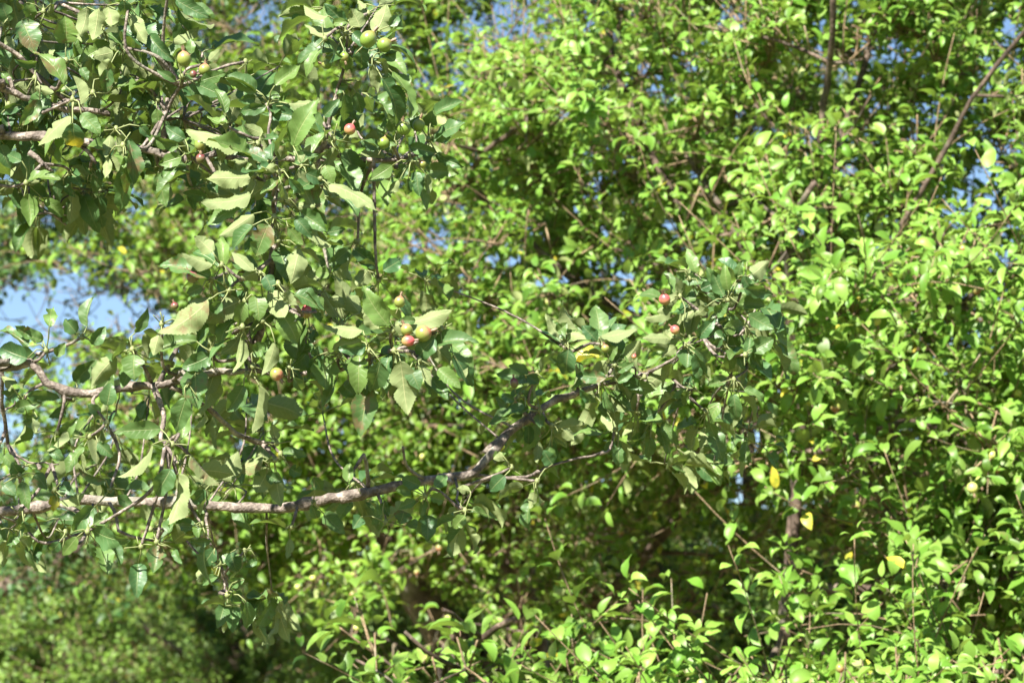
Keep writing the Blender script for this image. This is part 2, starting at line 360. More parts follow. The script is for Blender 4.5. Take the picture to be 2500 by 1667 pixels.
# branch lines: id, crop, start depth, end depth, start radius, end radius (crop px), points
BR = """
b1 E 3.50 3.50 25 17 -120,300 0,305 80,300 150,283 190,325 240,382 330,425 430,440 520,430 620,410 720,402 800,397 870,388 940,365 1050,340 1150,325
b1 C 3.50 3.46 20 10 420,1068 560,1060 700,1058 900,1085 1050,1075 1250,1050 1460,980 1600,935
b1a E 3.50 3.42 15 10 775,390 800,440 830,520 835,600 820,680 880,705
b1b E 3.50 3.62 13 11 870,400 950,440 1060,510 1130,580 1200,640 1300,680 1375,720
b1c E 3.52 3.60 13 8 815,380 860,290 900,220 935,130 950,60
b1d E 3.50 3.46 10 9 880,380 905,350 920,325
b1e E 3.55 3.70 11 8 10,320 8,450 20,560 40,700 80,800 110,900 130,985
b1e E 3.68 3.64 7 4 50,700 90,760 150,790 230,800 300,800
b1e E 3.6 3.66 6 4 15,530 55,510 80,475
b1f E 3.55 3.50 5 3 545,595 575,560 600,500 610,430
b1g E 3.50 3.55 5 3 150,283 190,240 240,215
b2 C 3.49 3.46 20 17 740,1040 690,1010 650,975 650,920 680,880 665,800 632,762
b2 C 3.48 3.44 27 12 690,920 740,830 772,730 800,640 812,520 815,350 822,150 835,0
b2 D 3.44 3.50 14 10 845,1010 850,900 868,700 850,560 800,430 820,290 790,170
b2 C 3.46 3.44 12 8 770,735 830,690 900,660 940,640
b3 A 3.60 3.58 32 22 -200,930 0,930 150,937 300,942 450,962 600,982 750,1000 950,1022 1130,1062 1300,1100 1420,1080 1520,1045
b3 D 3.58 3.59 22 19 430,560 600,592 800,575 1000,585 1170,520 1260,490 1330,560
b3 B 3.59 3.62 19 10 700,1050 800,1068 940,1100 1100,1105 1200,1100 1300,1065
b3u B 3.59 3.53 18 8 640,1080 690,980 702,870 725,780 762,660 800,540 822,430 832,280 830,200
b3b A 3.56 3.60 22 18 -180,600 0,620 100,640 250,692 400,740 600,762 760,780
b3c A 3.54 3.58 17 14 -80,260 0,310 80,350 180,440 300,560 450,690
b3d A 3.58 3.6 12 9 -100,600 10,580 130,560 230,550
b3e A 3.70 3.64 18 11 130,-60 150,60 220,150 235,260 250,420
b3e A 3.66 3.6 11 8 215,145 300,85 400,20
b3f A 3.58 3.53 19 12 1130,1040 1128,850 1150,760 1180,680 1240,600 1262,535
b3f A 3.70 3.7 10 6 1130,830 1200,815 1260,822
b3g A 3.60 3.6 18 12 200,1050 300,1130 365,1192
b3m A 3.60 3.6 15 10 560,1000 640,1090 665,1130
b3h A 3.68 3.62 14 8 -80,1250 0,1270 60,1290 150,1270 180,1260
b3n A 3.7 3.72 10 6 200,1480 300,1470 460,1492
b4 H 3.80 3.78 33 33 -260,420 0,392 150,372 300,352 500,312 700,325 900,330 1200,332 1300,350 1450,357 1600,366 1750,370 1900,350 2050,317 2200,287 2345,262
b4 J 3.78 3.86 32 25 75,283 200,265 400,215 560,187 700,165 850,150 925,95 1000,10 1080,-90
b4 G 3.86 4.02 33 11 110,1450 200,1345 300,1270 400,1200 490,1135 560,1090 700,1040 800,1000 900,968 1100,920 1230,885 1380,840 1450,740 1490,690
b4a H 3.78 3.7 19 14 330,330 430,352 512,405
b4b J 3.80 3.76 14 10 245,235 243,130 222,20
b4c J 3.80 3.75 11 7 580,165 500,120 462,50 452,-20
b4d J 3.84 3.95 11 7 900,140 1000,160 1200,160 1350,92 1500,50 1640,20
b4e G 3.96 4.05 10 5 1240,880 1390,912 1450,960 1520,1000
b4f G 4.0 4.02 8 5 1490,690 1600,620 1720,480 1790,380
b4f G 4.0 4.04 7 5 1490,690 1650,640 1800,600 1920,560
b4f G 4.0 4.08 6 4 1600,620 1700,760 1780,860 1830,930
b4g G 3.94 3.9 9 5 745,1010 740,930 735,850 700,740 660,680
b4o G 3.96 3.92 8 5 1140,910 1140,850 1040,830 1000,830
b4h H 3.74 3.66 8 6 1150,540 1260,650 1380,720 1430,850 1445,930
b4k H 3.8 3.7 9 7 1312,360 1312,400 1322,520 1340,600
b4i H 3.72 3.66 10 8 700,330 740,430 760,500 830,545 900,562 980,570 1052,577
b4l H 3.70 3.64 8 5 600,330 560,420 555,515
b4j J 3.8 3.74 9 6 770,170 785,230 780,300 820,370
"""
# leaf nodes: crop, x, y, depth
ND = """
A 500 685 3.42;A 640 640 3.5;A 240 540 3.5;A 455 420 3.5;A 800 890 3.42;A 1250 530 3.5;A 1085 690 3.55;A 1300 1070 3.5;A 1555 870 3.45;A 180 1260 3.55;A 480 1180 3.65
A 700 180 3.52;A 300 80 3.55;A 880 40 3.5;A 900 560 3.55;A 60 720 3.6;A 1120 1140 3.62;A 1330 1300 3.65;A 620 1160 3.65
B 830 230 3.5;B 1000 420 3.5;B 700 900 3.55;B 800 560 3.56;B 1160 1000 3.58;B 1280 1110 3.58;B 1400 960 3.6;B 300 720 3.5;B 900 1080 3.6
D 880 690 3.36;D 900 900 3.4;D 845 1035 3.38;D 690 720 3.4;D 800 640 3.38;D 1300 440 3.5;D 1060 640 3.42
C 545 545 3.36;C 650 610 3.36;C 760 740 3.36;C 860 230 3.4;C 700 1030 3.4;C 1600 930 3.40;C 1440 930 3.42;C 1250 960 3.45;C 440 940 3.45;C 1760 990 3.4;C 1060 800 3.5;C 1180 420 3.62;C 1500 480 3.62;C 1400 1130 3.46;C 660 1080 3.42;C 290 1130 3.42;C 850 1520 3.55
E 675 215 3.44;E 545 590 3.44;E 880 700 3.36;E 235 220 3.5;E 100 860 3.55;E 560 930 3.5;E 290 640 3.5;E 120 480 3.52;E 370 470 3.55;E 280 930 3.55
H 560 515 3.42;H 1000 580 3.42;H 900 610 3.42;H 1790 20 3.6;H 1400 720 3.62;H 1450 920 3.62;H 1750 60 3.55;H 2000 330 3.7;H 2250 210 3.72;H 960 500 3.6;H 1560 640 3.66
J 590 270 3.7;J 350 430 3.75;J 1110 100 3.75;J 830 360 3.7
G 480 1145 3.85;G 660 680 3.86;G 1000 830 3.86;G 1490 690 3.86;G 1790 375 3.88;G 1920 560 3.9;G 1830 930 3.9;G 330 1050 3.85;G 560 1250 3.88;G 1520 230 3.95;G 1780 700 3.92;G 1150 1150 3.98;G 1560 1000 3.95;G 1280 1180 4.0;G 1000 1280 3.98
"""
# leaves: crop; bx,by,tx,ty,width,flags (u upper, l under; + lit, - shaded; r scabbed; y yellow)
LV = """
A;445,590,240,350,110,u+r;275,690,140,870,110,u+r;500,850,520,1010,150,uy+;560,785,690,930,120,u+;490,800,265,1005,90,l+;150,140,240,370,190,ur;455,300,450,110,160,ur;750,290,545,440,110,u+;600,50,560,250,120,l+;680,60,640,280,120,l+;350,30,320,110,50,l+;740,40,770,180,110,l;530,180,590,300,90,l+;850,0,860,110,90,u-;885,100,1010,300,110,l;980,320,810,175,80,u;1030,240,1200,430,120,u;730,230,850,340,40,u;1190,290,1370,180,70,l+;1210,0,1450,130,110,u;780,360,640,400,100,l+;880,370,960,470,110,l+;850,520,900,400,90,l+;700,540,760,420,120,l+;750,470,720,640,100,ur;820,530,950,640,100,u;250,430,100,410,60,u-;40,250,90,350,70,l+;15,500,100,600,60,u;240,600,370,640,60,l+;60,600,130,600,60,l+;150,720,0,780,80,u-;60,790,40,900,90,u-;880,960,920,1290,110,ur;850,1080,860,1330,100,u-r;760,930,740,1090,90,l;830,930,850,1090,80,l+;740,1080,720,1230,60,l;1320,370,1310,265,70,u;1100,380,1200,450,90,u;1350,580,1540,660,110,u-;1380,560,1560,500,90,u;1300,590,1380,680,70,u;1100,640,1010,580,70,u-;1210,560,1080,480,60,u;1440,420,1520,340,60,l+;1080,750,1100,920,90,u;1275,960,1140,870,100,u-;1250,1080,1090,1130,110,u+;1230,1010,1010,930,90,u;1550,780,1480,610,70,u;1560,850,1430,800,50,u+;1763,620,1570,520,80,u;1640,480,1540,550,60,u+;190,1240,420,1230,60,u;190,1330,210,1560,130,u;0,1000,70,1160,110,u-;390,1250,400,1400,70,u-;440,1270,520,1360,60,u-r;500,1190,570,1280,90,u-;680,1180,650,1330,80,u-;1090,1190,1150,1430,110,u;1310,1340,1350,1450,70,u-;1290,1230,1340,1290,90,u-;1450,1250,1500,1330,90,u-;400,500,330,400,80,u-;560,470,600,560,70,u-;150,1110,60,1060,80,u-;960,870,1040,940,70,u-;900,620,1010,700,70,u-;60,150,0,20,110,u-;180,20,230,140,90,u;1180,1130,1290,1180,80,u-;20,330,60,470,80,u-;1010,640,900,740,80,u-;660,1180,560,1120,70,u-
B;830,180,690,20,110,u;760,210,540,170,70,l;710,110,545,35,50,l;930,190,870,60,120,l;1040,220,1120,30,150,l;740,160,850,150,60,u+;950,60,910,0,60,l+;770,230,610,290,40,u+;930,320,940,470,110,u+;840,380,835,490,90,u;790,320,830,430,70,u-;660,340,560,550,60,u;1080,360,1250,520,110,u;1060,400,1110,520,50,l+;1010,450,1050,650,80,l+;1080,540,1170,870,110,u-;1150,500,1290,810,70,u;1120,500,1170,640,50,u-;740,600,850,590,90,u;820,650,810,840,80,u-;900,640,930,780,90,u-;930,560,870,700,50,l;680,800,790,690,90,u+;340,590,510,450,100,u;430,715,660,690,70,l;380,670,280,660,50,u+;370,690,450,640,60,u+;210,640,0,530,70,u;300,760,500,810,120,u;280,740,100,760,90,u-;210,670,90,700,80,u-;1430,790,1640,700,90,u;1420,970,1670,840,80,u;1440,960,1570,910,70,u-;1400,870,1440,760,100,u;1270,1010,1450,1060,90,u+;1380,1170,1610,1200,130,u;1460,1060,1650,1160,90,u;1310,1180,1340,1350,90,u-;1260,1230,1240,1350,60,u-;1380,1200,1400,1350,50,l+;1250,1130,1170,1230,90,u-;1200,1240,1080,1360,50,l;1150,1140,990,1250,110,u;1060,1010,930,980,90,u;830,1030,900,1210,130,u;970,1100,960,1240,50,u;1180,1000,1040,890,60,u;1180,900,1120,780,100,u;1300,900,1350,800,100,u;880,230,1000,340,90,u-;1130,180,1190,110,70,u-
D;990,490,1190,130,170,u+;650,480,170,380,110,l+;800,610,545,500,110,u+r;700,600,335,430,110,u+;690,730,320,760,160,l;835,600,850,450,60,u+;780,540,760,410,80,l;760,400,610,330,90,l;880,600,930,490,90,lr;1000,620,1190,560,90,u+;990,540,940,470,60,l+;1050,640,1120,480,90,l;830,700,710,620,90,u-;880,730,740,860,80,u+r;940,690,930,610,50,l+;1030,670,1160,950,110,l+;1150,800,1240,1010,110,u+r;1090,700,1250,760,130,u-;1260,790,1640,990,90,l+;670,860,285,930,110,l+;700,905,310,1110,110,u+;690,1010,420,1180,130,l;330,880,150,845,80,u;680,640,660,730,50,u;1310,510,1240,640,80,l+;1240,640,1300,780,110,u+;800,1090,700,1330,190,u+r;1010,1040,1140,1190,100,u-;1040,990,1245,1150,150,u-;1060,1000,1270,1270,100,l;950,1110,1070,1250,90,u+;870,1130,865,1210,30,l+;990,960,1160,960,90,l+;680,1100,530,1300,80,u+;1390,520,1540,700,110,u;1180,780,1100,900,80,l;960,740,1080,860,80,u-;860,640,760,700,70,l;900,780,960,900,60,l+;740,650,640,560,80,l
C;515,390,490,210,110,u+;425,460,95,390,120,u+r;445,380,240,310,80,l;440,300,325,200,110,l+;700,420,560,300,80,l;430,600,95,830,170,l+r;630,610,360,735,150,l+r;380,520,280,570,70,u-;560,560,470,490,60,u;400,750,350,880,70,u+;340,870,60,930,100,u+;100,830,60,960,90,l+;250,760,340,830,80,l+;650,620,610,760,90,u+;720,580,740,740,140,u;720,430,620,470,90,l;860,270,920,500,130,u-;1000,280,930,500,130,l;880,690,990,880,150,u+;1060,520,1130,750,130,u-r;1240,720,1150,530,80,l+;1120,480,1030,410,80,l+;1320,280,1160,390,90,u;1340,280,1500,400,100,u;1190,430,1090,440,80,u;1530,420,1640,350,90,u;1380,690,1215,460,120,l+;1560,770,1390,520,150,u+;1500,790,1395,640,110,l+;1590,770,1970,660,130,l;1400,800,1150,770,70,l+;1860,850,1740,985,130,u+;1850,900,2140,880,90,u+;1735,740,1620,740,60,u+;1880,1045,2025,1170,100,u+;1760,1000,1840,1160,70,l+;1160,960,1150,1180,190,u;1375,960,1370,1210,140,u+;1510,1000,1460,1190,150,u-;1640,1000,1690,1340,170,l;1650,1040,1720,1300,90,l+;1430,1160,1390,1480,170,ur;1270,1150,1370,1230,110,u;1390,870,1200,910,110,l+;1420,900,1240,920,80,u-;1100,800,1060,900,60,u+;1090,900,1000,940,80,u-;700,940,820,900,100,u;840,880,760,1090,90,l+;620,850,575,1070,70,l+;640,1150,540,1320,120,u-;740,1150,690,1460,60,l+;330,1055,355,1300,170,u+r;270,1230,210,1450,130,u;425,960,250,1050,130,u-;850,1500,820,1400,70,l+;500,870,590,910,80,u-r;780,450,830,560,90,u-;1180,600,1290,640,80,l;900,560,980,640,80,l;1700,1040,1760,1180,110,u-;1110,960,1040,1120,90,u-;1430,420,1360,520,100,l+;1170,180,1290,150,60,u+;1100,1000,1120,900,80,u-;500,620,430,680,80,u-;1080,560,1010,530,70,l;960,1100,1010,1180,70,u-
E;590,250,460,410,110,l+;685,240,680,375,110,u+;690,130,755,5,60,u;250,100,270,5,70,u;385,380,490,265,90,u+;220,170,70,105,70,ur;140,200,0,120,50,ur;140,260,0,210,110,u-;290,250,330,180,60,u;545,500,570,385,95,u;510,545,450,490,60,u+;430,710,330,850,60,u+;320,660,390,560,70,u+;335,590,240,730,30,l+;140,450,305,465,60,u-;80,520,215,480,70,u;820,620,580,640,100,u+;775,700,595,865,40,l+;835,710,775,705,30,u+;870,825,800,960,110,u-;910,850,850,1110,80,l+;975,755,1125,905,40,l+r;110,890,150,1030,65,u+;100,850,60,790,80,u-;540,880,400,820,40,u-r;300,990,440,930,50,l;600,960,690,1030,60,u;640,930,780,940,50,u;280,960,270,1040,60,uy;40,460,100,420,80,u-;60,400,10,350,70,l+;180,640,160,560,40,l+;20,750,90,830,60,u;250,720,330,780,60,u-;190,560,130,600,60,u-;500,690,580,760,60,u-;20,900,80,960,70,u;330,520,250,560,60,u-;180,850,240,930,70,u-r;390,130,330,60,80,u-;470,190,540,100,70,u-;320,900,380,960,60,u-
H;580,500,830,580,120,u-;490,550,395,665,90,u;600,360,470,510,130,u-;600,470,690,400,90,u+;560,590,600,670,60,u;1000,600,980,780,130,ur;880,720,870,940,120,u-;1110,630,1160,720,50,u;970,440,910,345,90,l;1720,110,1630,265,140,l+;1680,60,1470,110,100,lr;1800,10,1960,40,60,u+;1370,620,1280,740,100,u-;1310,740,1260,840,70,l+;1350,740,1400,800,50,uy;1430,990,1380,1130,100,u-;1570,960,1570,1130,80,u-;1560,820,1460,860,70,u+;1390,800,1290,850,60,u;1640,700,1560,740,50,u;1470,650,1500,770,110,u-;1850,560,1830,690,60,l;2020,430,1990,340,70,u;2220,200,2230,75,80,u+;2000,170,2050,250,80,u-;1850,110,1920,150,90,u-;1230,480,1140,470,60,u-;1310,250,1230,330,80,u-;1350,570,1220,580,50,u-;150,450,170,520,70,u-;110,540,40,600,80,u-;380,580,330,640,70,u-;1480,900,1540,960,90,u-;1700,150,1800,200,80,u-
J;600,390,600,550,110,u-;560,210,450,160,90,u-;650,220,720,150,80,u;530,300,430,350,60,u;590,300,560,400,50,u;620,280,700,300,80,u;500,240,410,230,80,u;460,365,440,445,110,ur;1070,150,980,240,100,u;1060,30,1000,50,60,l+;830,390,760,470,80,u;860,240,780,230,60,l+;340,300,360,400,60,u;200,400,150,470,80,u-;1250,250,1220,350,60,l;1360,80,1300,0,90,u-
G;380,1120,190,1190,60,u+;400,1140,105,1250,70,u;480,1160,480,1270,80,u+;430,1090,340,1010,60,u;470,960,390,900,90,u;400,880,260,830,60,u+;300,1080,215,1030,70,u-;350,1270,320,1370,60,u;400,1250,400,1380,80,u-;470,1360,460,1510,70,l;540,1400,560,1520,100,u;640,1280,720,1350,80,l+;160,1470,240,1440,70,u+;610,640,530,470,70,l;740,580,640,380,60,l+;680,720,660,890,140,u+;870,660,780,550,90,u+;900,630,1160,580,80,l;600,600,670,540,80,u;660,610,830,640,60,l;600,790,540,780,60,u;1080,800,1180,660,110,l;950,770,1020,700,90,u+;1010,870,1140,820,70,u+;945,920,735,890,110,u+r;1020,950,1130,890,60,u+;1400,650,1190,640,80,l;1510,720,1500,850,130,u;1580,640,1700,500,90,u;1560,720,1660,800,100,u+;1560,750,1650,920,90,u-;1400,640,1340,590,70,l;1430,700,1320,770,70,l+;1760,350,1680,170,110,u+;1790,310,1760,130,80,u;1830,340,2000,240,60,u+;1850,230,1900,100,70,u;1740,370,1640,340,60,u;1700,470,1800,400,90,u+;1760,570,1900,560,110,u;1860,400,1880,470,60,u;1900,300,2110,330,90,u-;1960,200,2080,110,130,l;1570,190,1500,20,80,u+;1470,230,1620,250,80,u;1430,180,1510,240,80,u+;1600,300,1700,260,80,u;1400,400,1290,460,60,l;1930,480,2110,580,120,u+;1940,640,1930,800,70,u+;1960,740,2100,640,130,u;1750,540,1890,590,100,u-;1850,700,1890,860,100,u-;1800,720,1800,860,90,u;1750,640,1700,700,60,u;1830,1030,1845,1215,100,u+;1780,920,1640,970,80,u+;1500,1010,1480,1110,60,u;1900,1000,2040,1090,60,u;1520,1000,1400,1060,60,u;1180,1090,1190,1180,60,u;1040,1030,1010,1100,50,u;1660,1230,1700,1330,100,u;1250,1330,1220,1480,80,u-;1180,1200,1300,1160,100,u-;980,1350,950,1450,90,u-;1020,1400,1030,1530,90,u-;1330,1230,1440,1390,80,u;1150,960,1070,1000,80,l+;1700,260,1640,150,70,u;1890,210,1960,330,80,u-;1340,430,1450,330,80,l;1480,520,1560,440,60,l+;1640,420,1560,500,80,l;1700,600,1780,660,70,u-;1560,830,1600,930,70,u-;930,1010,1000,1170,60,u-;760,1000,880,1090,60,u-
"""
# apples: crop x y radius kind calyx-direction (x right, y up, z to camera) elongation
AP = """
A 1268 408 52 m -.1 1 .2 1.0|green apple with a blushed top, upper of the pair by the top left leaf tuft
A 1410 482 44 m .1 1 .1 1.0|small apple with a red crown beside the larger green one
A 1330 512 26 d 1 .1 0 1.0|tiny purple apple between the blushed pair at top left
A 1378 992 42 g .1 -1 .1 1.25|pale green oval apple hanging under the thick top branch
A 1382 1092 34 d .2 1 .2 1.0|dull reddish apple half hidden below the pale oval one
B 985 272 62 g .7 1 .1 1.0|large out of focus green apple at the tip of the upright shoot
B 1095 312 56 g .9 .5 .1 1.0|green apple touching the largest one on the upright shoot
B 700 446 35 g -1 .2 .1 1.0|small dull green apple hanging left of the upright shoot
B 820 392 33 g .2 -1 .2 1.0|small grey green apple hanging on the upright shoot
B 858 892 40 r .5 1 .1 1.0|pink apple with a long dry calyx halfway down the upright shoot
B 1090 985 45 g .3 1 .2 1.0|plain green apple on the left of the leafy end spur
B 1228 885 52 g -.1 1 .2 1.0|largest green apple among the leaves of the end spur
B 1332 862 45 g .3 1 .2 1.0|green apple on the right of the leafy end spur
B 1358 1132 30 m -.4 .6 .2 1.0|small blushed apple under the end spur
C 315 460 44 d -.8 1 .1 1.0|russet brown apple with spiky calyx at the left leaf tuft
C 1040 682 36 r .1 1 .1 1.25|red and yellow egg shaped apple beside the upright stem
C 1310 825 35 d .2 1 .1 1.0|olive brown apple in the shade between two leaf tufts
C 850 1080 45 m .6 -.8 .3 1.0|yellow and red apple hanging over the main branch
C 1635 620 38 m .2 1 .1 1.0|green apple with orange flush peeping behind a leaf
C 1680 798 43 m -.5 1 .1 1.0|yellow green apple on the left of the fruit cluster
C 1785 822 57 m 1 .35 .1 1.0|largest yellow apple of the fruit cluster
C 1688 868 36 r 1 .1 .2 1.25|narrow rose red apple lying across the fruit cluster
C 200 645 26 d -.3 1 .1 1.0|small brown apple behind the left leaf tuft
G 1348 375 42 r -.2 .7 .5 1.0|round pink red apple highest on the far spray
G 1420 585 35 r -1 .8 .1 1.0|pink apple with yellow base below the highest one on the far spray
G 935 715 30 m -.3 1 .1 1.0|little yellow and red apple above the far branch
G 300 955 30 d -.1 1 .2 1.25|dark purple apple at the left start of the far spray
G 1135 770 18 r .3 1 .1 1.0|tiny orange red fruitlet over the far branch
"""
def build_near_tree():
    T0 = np.array([-2.15, 3.9, 0.0])
    tree = empty('apple_tree', tuple(T0), 'nearest apple tree reaching in from the left, dull scabbed leaves, small red flushed fruit', 'tree')
    off = T0
    # trunk, outside the frame to the left
    tb = Tubes(); tp = smoothline([(*p, r) for p, r in (((-2.15, 3.9, -.05), .15), ((-2.13, 3.88, .6), .115), ((-2.08, 3.86, 1.35), .10), ((-1.95, 3.8, 2.1), .085), ((-1.75, 3.75, 2.75), .06), ((-1.5, 3.7, 3.4), .04), ((-1.35, 3.6, 4.1), .02))], .04)
    tb.add(tp[:, :3]-off, tp[:, 3], 14, .03); link('trunk', tb.mesh('trunk'), tree, M_BARK)
    groups = {}
    for ln in BR.strip().splitlines():
        f = ln.split(); c = f[1]; pts = [tuple(map(float, q.split(','))) for q in f[6:]]
        sc = CR[c][2]; n = len(pts)
        w_ = []
        for i, (x, y) in enumerate(pts):
            t = i/(n-1); d = float(f[2])*(1-t)+float(f[3])*t; r = (float(f[4])*(1-t)+float(f[5])*t)*sc/F*d
            w_.append((*at(*px(c, x, y), d), r))
        if f[0] in ('b1', 'b3', 'b4', 'b3b', 'b3c') and w_[0][0] < -.72:      # run on to the trunk
            q = np.array(w_[0]); k = int(np.argmin(np.abs(tp[:, 2]-(q[2]-.12)))); e = np.array([*tp[k, :3], q[3]*1.35])
            w_ = [tuple(e), tuple(e*.5+q*.5+np.array([0, 0, -.03, 0]))]+w_
        groups.setdefault(f[0][:2] if f[0] in ('b1', 'b2') else f[0], []).append((smoothline(w_, .012), float(f[4])*sc))
    # extra limbs overhead and behind, out of the frame, that shade this one
    lab = {'b1': 'thick bent middle branch with grey bark', 'b2': 'upright branch carrying the biggest leaf tufts', 'b3': 'dark upper branch at the left edge', 'b4': 'long lower branch rising to the far spray', 'b3u': 'upright shoot tipped with green apples', 'b1a': 'short drooping side twig'}
    BO = {}; BP = []
    for k, segs in groups.items():
        t = Tubes()
        for P, r0 in segs:
            q = P[:, :3]-off; r = P[:, 3]
            m = len(q); bump = 1+.10*np.sin(np.arange(m)*.9+rng.random()*6)*rng.random(m)+.35*(rng.random(m) > .93)
            if r0 < 8: bump = 1+.18*(rng.random(m) > .85)
            jig = rng.normal(0, .0009, q.shape)
            t.add(q+jig, r*bump, 12 if r0 > 6 else 8, .035)
            # spur stubs and bud scars
            for i in range(3, m-3, 1):
                if rng.random() < .055:
                    d = nrm(rng.normal(0, 1, 3)+np.array([0, -.2, .3])); L_ = .008+.022*rng.random()
                    t.add(smoothline([q[i], q[i]+d*L_*.6+rng.normal(0, .003, 3), q[i]+d*L_], .006), [.0042]*2+[.003]*0 if False else .0035, 6, .12)
            BP += [(p[:3], k) for p in P[::2]]
        o = link('branch', t.mesh('branch'), tree, M_BARK)
        if k in lab: o['label'] = lab[k]
        BO[k] = o
    BPp = np.array([b[0] for b in BP]); BPk = [b[1] for b in BP]
    # nodes
    nodes = []
    for s in ND.replace('\n', ';').split(';'):
        if s.strip():
            c, x, y, d = s.split(); nodes.append((*px(c, float(x), float(y)), float(d)))
    nodes = [list(n) for n in nodes]
    per = {}
    camp = np.array([0, 0, CAMZ])
    for blk in LV.strip().splitlines():
        c, *ls = blk.split(';'); sc = CR[c][2]
        for s in ls:
            bx, by, tx, ty, wd, fl = s.split(','); b = px(c, float(bx), float(by)); t = px(c, float(tx), float(ty)); wd = float(wd)*sc
            dist = [math.hypot(n[0]-b[0], n[1]-b[1]) for n in nodes]; i = int(np.argmin(dist))
            if dist[i] > 62:
                ux, uy = b[0]-t[0], b[1]-t[1]; l = math.hypot(ux, uy)
                d = nodes[i][2]+random.uniform(-.03, .06)
                nodes.append([b[0]+ux/l*22, b[1]+uy/l*22-6, d]); i = len(nodes)-1
            per.setdefault(i, []).append((b, t, wd, fl))
    petc = 0
    for i, lst in per.items():
        nx, ny, nd = nodes[i]; Np = at(nx, ny, nd)
        j = int(np.argmin(np.linalg.norm(BPp-Np, axis=1)*1.0)); Bp = BPp[j]
        lv = Leaves(); tb = Tubes(); tw = Tubes()
        g = np.linalg.norm(Bp-Np)
        mid = (Bp+Np)/2+rng.normal(0, .12*g+.002, 3)+np.array([0, 0, -.05*g])
        ln_ = smoothline([Bp-off, mid-off, Np-off], .008)
        tw.add(ln_, np.linspace(.0029, .0021, len(ln_)), 7, .12)
        for k in range(3):      # crown of the spur: bud scales and dry fruit stalks
            d = nrm(rng.normal(0, 1, 3)+nrm(Np-Bp)*.5); tb.add(smoothline([Np-off, Np-off+d*.007, Np-off+d*(.010+.014*rng.random())+rng.normal(0, .004, 3)], .005), .0009, 4)
        tb.add([Np-off-[0, 0, .004], Np-off, Np-off+[0, 0, .005]], [.003, .0045, .002], 7)
        for b, t, wd, fl in lst:
            lpx = math.hypot(b[0]-t[0], b[1]-t[1]); tilt = random.uniform(-.35, .35)
            Lm = lpx/F*nd
            B = at(*b, nd+random.uniform(-.02, .02)); d1 = nd+random.uniform(-.01, .01)+Lm*tilt
            Tt = at(*t, d1); A = Tt-B; L_ = np.linalg.norm(A); A = A/L_
            view = nrm(camp-(B+Tt)/2)
            W_ = max(wd/F*nd, .43*L_*random.uniform(.9, 1.1)); W_ = min(W_, .85*L_ if wd < lpx*.85 else wd/F*nd)
            vis = min(1, wd/F*nd/W_)
            n0 = nrm(view-A*np.dot(view, A)); s0 = np.cross(A, n0)
            ang = math.acos(max(.12, vis))*.85+.08
            cands = [n0*math.cos(ang)+s0*math.sin(ang), n0*math.cos(ang)-s0*math.sin(ang)]
            lit = [np.dot(cn, SUN) for cn in cands]
            pick = int(np.argmax(lit)) if '+' in fl or ('-' not in fl and random.random() < .6) else int(np.argmin(lit))
            nn = cands[pick]
            up = 'u' in fl
            Nn = nn if up else -nn
            K = random.uniform(.25, 1.15)*(1 if random.random() < .85 else -.7)
            # keep chord on the trace: tilt the start by half the curl
            A2 = A*math.cos(K/2)+Nn*math.sin(K/2); N2 = Nn*math.cos(K/2)-A*math.sin(K/2)
            Larc = L_*(K/2)/math.sin(K/2)
            y_ = .95 if 'y' in fl else .2+.2*random.random()
            al = 1.0 if 'r' in fl else .45*random.random()**1.5
            lv.add(B-off, A2, N2, Larc, W_, K, random.uniform(.15, .75), random.uniform(.3, 1.15), (random.random()*(.9 if '-' not in fl else .35), y_, .35+.35*random.random(), al))  # '-' leaves lean to the darker green: their shade is tinted in
            # petiole
            q = smoothline([Np-off, (Np+B)/2-off+rng.normal(0, .003, 3)+np.array([0, 0, .004]), B-off], .01)
            tb.add(q, np.linspace(.0012, .0009, len(q)), 5)
        # the smaller leaves of the rosette, tucked behind the traced ones
        mean = nrm(sum(nrm(at(*t, nd)-at(*b, nd)) for b, t, wd, fl in lst)+rng.normal(0, .3, 3))
        for q in range(int(rng.integers(0, 3)) if ny > 880 and nx < 1300 else int(rng.integers(2, 6)) if nd < 3.8 else int(rng.integers(4, 8))):
            A = nrm(mean*.7+rng.normal(0, .75, 3)+np.array([0, .25, 0])); L_ = rng.uniform(.038, .068)
            O = Np+A*rng.uniform(.012, .03)+np.array([0, rng.uniform(.03, .10), 0])
            N_ = nrm(np.array([-.15, -.35, .8])+rng.normal(0, .5, 3)); K = rng.uniform(.3, 1.5)
            lv.add(O-off, nrm(A+N_*K*.25), N_, L_, L_*rng.uniform(.42, .6), K, rng.uniform(.15, .8), rng.uniform(.3, 1.1), (rng.random()*.8, .2, .3+.4*rng.random(), .7*rng.random()**2))
            tb.add(np.array([Np, O])-off, .0009, 4)
        k = BPk[j]
        lc = link('leaf_cluster', lv.mesh('leaf_cluster', 'near'), BO[k], M_FG)
        if len(lst) == 1 and 'y' in lst[0][3]: lc['label'] = 'yellow dying leaf'
        # stalks share the cluster's mesh as a second material
        tm = tb.mesh('t'); wm = tw.mesh('w')
        join_into(lc.data, [(tm, M_PET), (wm, M_BARK)])
    # apples
    for ln in AP.strip().splitlines():
        d_, labl = ln.split('|'); c, x, y, r, k, a, b, z, el = d_.split()
        X, Y = px(c, float(x), float(y)); ds = [math.hypot(n[0]-X, n[1]-Y) for n in nodes]; n = nodes[int(np.argmin(ds))]
        dep = n[2]-.015-(.18 if labl.startswith('large out') else 0)
        if labl.startswith('large out'): dep = n[2]-.10
        P = at(X, Y, dep)
        apple(tree, P, float(r)*CR[c][2]/F*dep*.97, k, (float(a), -float(z), float(b)), float(el), labl)
